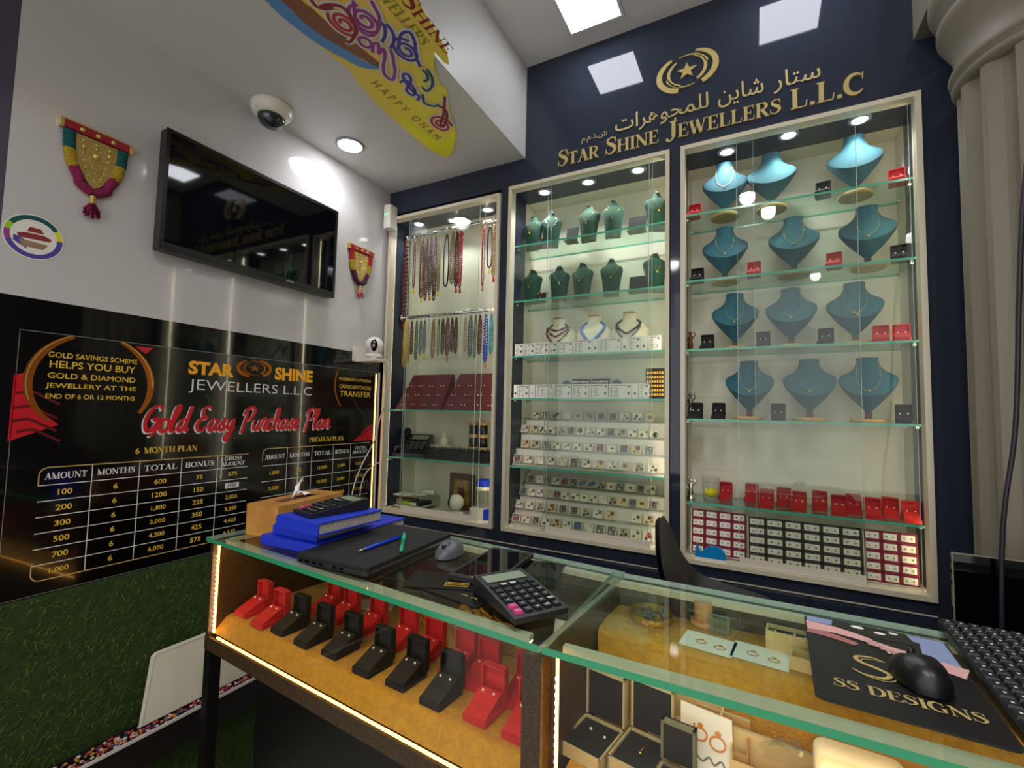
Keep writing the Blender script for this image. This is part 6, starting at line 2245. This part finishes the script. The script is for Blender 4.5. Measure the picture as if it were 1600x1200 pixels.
c1 = calculator((-1.042, .922, ZT + .0806), math.radians(-12), .098, .168, 'black desk calculator lying on the stack of blue ledgers', 6, 5)
c2 = calculator((-.408, .819, ZT + .0022), math.radians(57), .112, .172, 'black desk calculator lying on the glass near the front edge', 6, 5)

t = thing('closed_laptop', 'closed black laptop lying on the glass beside the blue ledgers', 'laptop', (-.864, .927, ZT + .0003), math.radians(2.5))
w, l = .222, .338
MB('dark_grey').rbox((-w / 2, -l / 2, .002), (w / 2, l / 2, .0125), .012, 4, 2).build('base', t)
MB('soft_black').rbox((-w / 2, -l / 2, .0135), (w / 2, l / 2, .0205), .012, 4, 2).build('lid', t)
m = MB('steel').box((w / 2 - .002, -l / 2 + .012, .006), (w / 2 + .0006, l / 2 - .012, .0115))
m.build('trim', t)
m = MB('screen_black')
for k, (a, b) in enumerate(((-.095, -.085), (-.078, -.062), (-.055, -.041), (-.034, -.020), (.01, .022), (.03, .042))):
    m.box((a, -l / 2 - .0006, .005), (b, -l / 2 + .001, .0105))
m.build('port', t)
m = MB('dark_grey')
stroke(m, arc(.02, .045, .013, .013, 0, 360, 28), .002, TOP(.0205), .0003)
stroke(m, [(.012, .036), (.020, .056)], .002, TOP(.0205), .0003)
stroke(m, [(.021, .036), (.028, .052)], .002, TOP(.0205), .0003)
m.build('lid_emblem', t)
MB('matte_black').box((-.09, -.14, 0), (.09, -.13, .002)).box((-.09, .13, 0), (.09, .14, .002)).build('foot', t)

ZL = ZT + .0211
a, b = (-0.842,0.83,1.062), (-0.842,0.99,1.062)
t = thing('ballpoint_pen', 'blue click pen with a silver tip lying on the laptop', 'pen', (a[0], a[1], ZL + .005), math.atan2(b[1] - a[1], b[0] - a[0]))
L = math.hypot(b[1] - a[1], b[0] - a[0])
k = L / .14
MB('pen_blue').tube([(.018 * k, 0, 0), (.05 * k, 0, 0), (.13 * k, 0, 0)], [.0042, .0046, .004], 12).build('barrel', t)
MB('silver').tube([(0, 0, 0), (.004 * k, 0, 0), (.018 * k, 0, 0)], [.0008, .0022, .0042], 12).tube([(.13 * k, 0, 0), (.14 * k, 0, 0)], .0022, 8).build('tip', t)
MB('pen_blue').box((.09 * k, -.0012, .004), (.132 * k, .0012, .0062)).build('clip', t)
a, b = (-0.757,0.883,1.062), (-0.856,1.01,1.062)
t = thing('marker_pen', 'short green pen lying across the blue pen tip end on the laptop', 'pen', (a[0], a[1], ZL + .0056), math.atan2(b[1] - a[1], b[0] - a[0]))
L = math.hypot(b[1] - a[1], b[0] - a[0])
MB('pen_green').tube([(0, 0, 0), (.004, 0, 0), (L * .55, 0, 0)], [.0025, .0050, .0052], 12).build('barrel', t)
MB('pen_green').tube([(L * .55, 0, 0), (L * .96, 0, 0), (L, 0, 0)], [.0055, .005, .003], 12).build('cap', t)


def mouse(loc, rz, label, c, w, l, h):
    t = thing('computer_mouse', label, 'computer mouse', loc, rz)
    def S(a, b):
        th = 2 * PI * a
        ph = b * PI / 2
        r = max(0, math.cos(ph)) ** .7
        x, y = math.cos(th), math.sin(th)
        sx = x
        return (w / 2 * sx * r, l / 2 * y * r * (1 - .06 * (y > 0)), .002 + h * math.sin(ph) ** .9 * (1 - .25 * max(0, y)))
    MB(c).grid(S, 28, 10).lathe([(.001, .002), (.001, .003)], 8).build('shell', t)
    m = MB('black_plastic')
    m.M = Matrix.Translation((0, l * .26, h * .83))
    m.tube([(-.0035, 0, 0), (.0035, 0, 0)], .0055, 14)
    m.build('scroll_wheel', t)
    pts = [S(.25, .98 - .06 * k) for k in range(13)]
    MB('black_plastic').tube([(p[0], p[1], p[2] + .0002) for p in pts], .0006, 4).build('button_split', t)
    MB('matte_black').box((-w * .3, -l * .4, 0), (w * .3, l * .35, .0024)).build('glide_foot', t)
    return t


mouse((-.688, .985, ZT + .0015), math.radians(185), 'grey cordless mouse on the glass beside the laptop', 'mouse_grey', .060, .105, .034)
t = thing('clear_sleeve', 'clear plastic sleeve lying under the grey mouse', 'plastic sleeve', (-.69, .905, ZT + .0002), .1)
MB('clear_plastic').box((-.05, -.115, 0), (.05, .125, .0012)).build('sheet', t)

t = thing('tablet', 'black tablet lying on leaflets on the counter glass', 'tablet', (-.540, .955, ZT + .0056), math.radians(4.5))
MB('matte_black').rbox((-.056, -.114, 0), (.056, .114, .010), .007, 4, 2).build('case', t)
MB('screen_black').box((-.050, -.098, .0101), (.050, .098, .0106)).build('screen', t)
MB('key_white').box((-.004, -.107, .0101), (.004, -.104, .0104)).build('home_button', t)
t = thing('black_flyer', 'black flyer with a yellow framed word under the tablet', 'flyer', (-.585, .835, ZT + .0026), .35, 'black leaflets')
MB('flyer_black').box((-.085, -.045, 0), (.085, .045, .0014)).build('sheet', t)
m = MB('poster_gold')
f = TOP(.0014)
for a, b in (((.0, -.030), (.05, -.028)), ((.0, -.012), (.05, -.010)), ((.0, -.030), (.002, -.010)), ((.048, -.030), (.05, -.010))):
    m.prism([(a[0], a[1]), (b[0], a[1]), (b[0], b[1]), (a[0], b[1])], .0002, .0005, f)
text(m, 'JEWELLERS', .005, -.024, .045, -.016, f, .0005, .02)
m.build('yellow_print', t)
t = thing('black_flyer', 'lowest black flyer with yellow corner marks peeking out beside the calculator', 'flyer', (-.53, .805, ZT + .0006), -.15, 'black leaflets')
MB('flyer_black').box((-.075, -.042, 0), (.075, .042, .0014)).build('sheet', t)
m = MB('poster_gold')
for x in (.02, .045):
    stroke(m, arc(x, -.02, .010, .010, 40, 140, 8), .002, TOP(.0014), .0003)
m.build('yellow_print', t)
t = thing('spiral_booklet', 'dark glossy booklet with a gold spiral to the right of the tablet', 'booklet', (-.445, .985, ZT + .0006), math.radians(12))
MB('screen_black').box((-.05, -.075, 0), (.055, .075, .004)).build('cover', t)
m = MB('gold')
for k in range(14):
    y = -.066 + k * .0101
    m.tube([(-.050 + .005 * math.cos(a), y, .004 + .005 * math.sin(a)) for a in [q * PI / 5 for q in range(6)]], .0008, 4)
m.build('spiral', t)

# mouse pad, mouse, keyboard on the right
MPX, MPY = .1685, .888
t = thing('mouse_pad', 'dark printed mouse pad with gold lettering and a photo of hands', 'mouse pad', (MPX, MPY, ZT + .0003), -.035)
MB('matte_black').rbox((-.098, -.147, 0), (.098, .147, .0030), .012, 5, 2).build('base', t)
f = TOP(.0030)
m = MB('print_dark').prism(rrect(-.0965, -.1455, .0965, .1455, .012, 5), .0001, .0003, f)
m.build('print_ground', t)
m = MB('print_blue')
m.prism([(-.094, .118), (.095, .118), (.095, .143), (-.094, .143)], .0004, .0005, f)
m.prism([(.05, .03), (.095, .03), (.095, .118), (.06, .118)], .0004, .0005, f)
m.use('print_dark')
m.prism([(-.06, .10), (.055, .10), (.048, .143), (-.055, .143)], .0005, .0007, f)
m.use('paper')
for x, y, r in ((-.02, .132, .006), (.01, .124, .005), (.03, .135, .004)):
    m.prism(arc(x, y, r * 1.6, r, 0, 340, 12), .0007, .0008, f)
m.build('photo_background', t)
m = MB('skin_print')
A = smooth_pts([(-.096, .098), (-.06, .098), (-.03, .090), (-.008, .080)], 5)
stroke(m, A, [.036 - .018 * k / (len(A) - 1) for k in range(len(A))], f, .0009)
for k, (e, w_) in enumerate((((.035, .052), .008), ((.028, .046), .009), ((.020, .042), .008), ((.010, .044), .007))):
    stroke(m, smooth_pts([(-.012, .084 - .003 * k), (.008, .066 - .002 * k), e], 5), [w_] * 6 + [w_ * .9, w_ * .8, w_ * .6, w_ * .5, w_ * .3], f, .001 + .00005 * k)
A = smooth_pts([(.096, .030), (.075, .038), (.055, .050), (.038, .058)], 5)
stroke(m, A, [.038 - .014 * k / (len(A) - 1) for k in range(len(A))], f, .0012)
for k, (e, w_) in enumerate((((-.016, .086), .008), ((-.020, .076), .009), ((-.014, .066), .009), ((.0, .056), .008))):
    stroke(m, smooth_pts([(.042, .062 - .005 * k), (.016, .070 - .004 * k), e], 5), [w_] * 6 + [w_ * .9, w_ * .8, w_ * .6, w_ * .5, w_ * .3], f, .0013 + .00005 * k)
m.use('skin_print_dark')
A = smooth_pts([(-.096, .076), (-.07, .072), (-.045, .062), (-.030, .054)], 5)
stroke(m, A, [.024 - .010 * k / (len(A) - 1) for k in range(len(A))], f, .0008)
for k in range(3):
    stroke(m, [(-.012 + .012 * k, .079 - .012 * k), (.006 + .012 * k, .064 - .008 * k)], .0009, f, .0018)
m.build('photo_of_hands', t)
m = MB('pad_gold')
S_ = smooth_pts([(.020, .012), (.006, .020), (-.014, .012), (-.012, -.004), (.008, -.016), (.020, -.028), (.010, -.044), (-.012, -.044), (-.024, -.034)], 6)
n = len(S_) - 1
stroke(m, [(x - .022, y - .004) for x, y in S_], [.0022 + .005 * math.sin(PI * k / n) for k in range(n + 1)], f, .0006)
stroke(m, [(x - .016, y - .010) for x, y in S_[4:-4]], .0018, f, .0006)
serif_text(m, 'SS DESIGNS', -.074, -.104, .082, -.080, f, .0006, None)
m.build('gold_lettering', t)
mouse((MPX + .030, MPY - .030, ZT + .0036), math.radians(10), 'dark round mouse on the printed mouse pad', 'black_plastic', .064, .092, .036)

t = thing('computer_keyboard', 'black computer keyboard at the right edge of the counter', 'keyboard', (.330, .925, ZT + .0003), -.05)
MB('black_plastic').rbox((-.055, -.19, 0), (.055, .19, .012), .008, 4, 2).build('casing', t)
for r in range(6):
    kx = -.044 + r * .0175
    for c in range(15):
        if r == 5 and 4 < c < 9:
            continue
        ky = -.174 + c * .0248
        m = MB('key_dark')
        m.add([(kx - .0078, ky - .0112, .0121), (kx + .0078, ky - .0112, .0121), (kx + .0078, ky + .0112, .0121), (kx - .0078, ky + .0112, .0121), (kx - .006, ky - .009, .0165), (kx + .006, ky - .009, .0165), (kx + .006, ky + .009, .0165), (kx - .006, ky + .009, .0165)],
              [(4, 5, 6, 7), (0, 1, 5, 4), (1, 2, 6, 5), (2, 3, 7, 6), (3, 0, 4, 7)])
        m.use('key_white').box((kx - .0018, ky - .0022, .0166), (kx + .0016, ky + .0016, .0168))
        m.build('key', t)

# chair behind the counter
t = thing('shell_chair', 'dark grey moulded shell chair standing behind the counter', 'chair', (0, 1.48, 0))
CEN = smooth_pts([(-.268, 1.090), (-.262, 1.02), (-.250, .94), (-.232, .87), (-.20, .77), (-.14, .70), (-.04, .672), (.08, .670), (.16, .68), (.20, .665)], 4)
RIM = smooth_pts([(-.266, 1.078), (-.252, 1.025), (-.236, .965), (-.205, .915), (-.165, .886), (-.09, .869), (.02, .850), (.09, .80), (.15, .74), (.19, .69)], 4)
WID = smooth_pts([(.05, 0), (.115, 0), (.145, 0), (.16, 0), (.168, 0), (.17, 0), (.17, 0), (.168, 0), (.165, 0), (.16, 0)], 4)
n = len(CEN) - 1


def shell(off):
    def S(a, b):
        i = min(int(b * n), n - 1)
        f_ = b * n - i
        q = lambda L, k: L[i][k] * (1 - f_) + L[i + 1][k] * f_
        s = 2 * a - 1
        w = abs(s) ** 2.6
        return (q(CEN, 0) * (1 - w) + q(RIM, 0) * w + off, q(WID, 0) * math.copysign(abs(s) ** .8, s), q(CEN, 1) * (1 - w) + q(RIM, 1) * w + off * .5)
    return S


m = MB('chair_shell').grid(shell(0), 22, 40).grid(lambda a, b: shell(.012)(1 - a, b), 22, 40)
m.build('shell', t)
for sx in (-.16, .18):
    for sy in (-.15, .15):
        MB('box_wood').tube([(sx * .7, sy * .6, .652), (sx * 1.25, sy * 1.25, 0)], [.014, .009], 10).build('leg', t)
m = MB('matte_black').tube([(-.11, -.09, .63), (.126, .09, .63)], .006, 8).tube([(-.11, .09, .63), (.126, -.09, .63)], .006, 8)
m.build('under_frame', t)
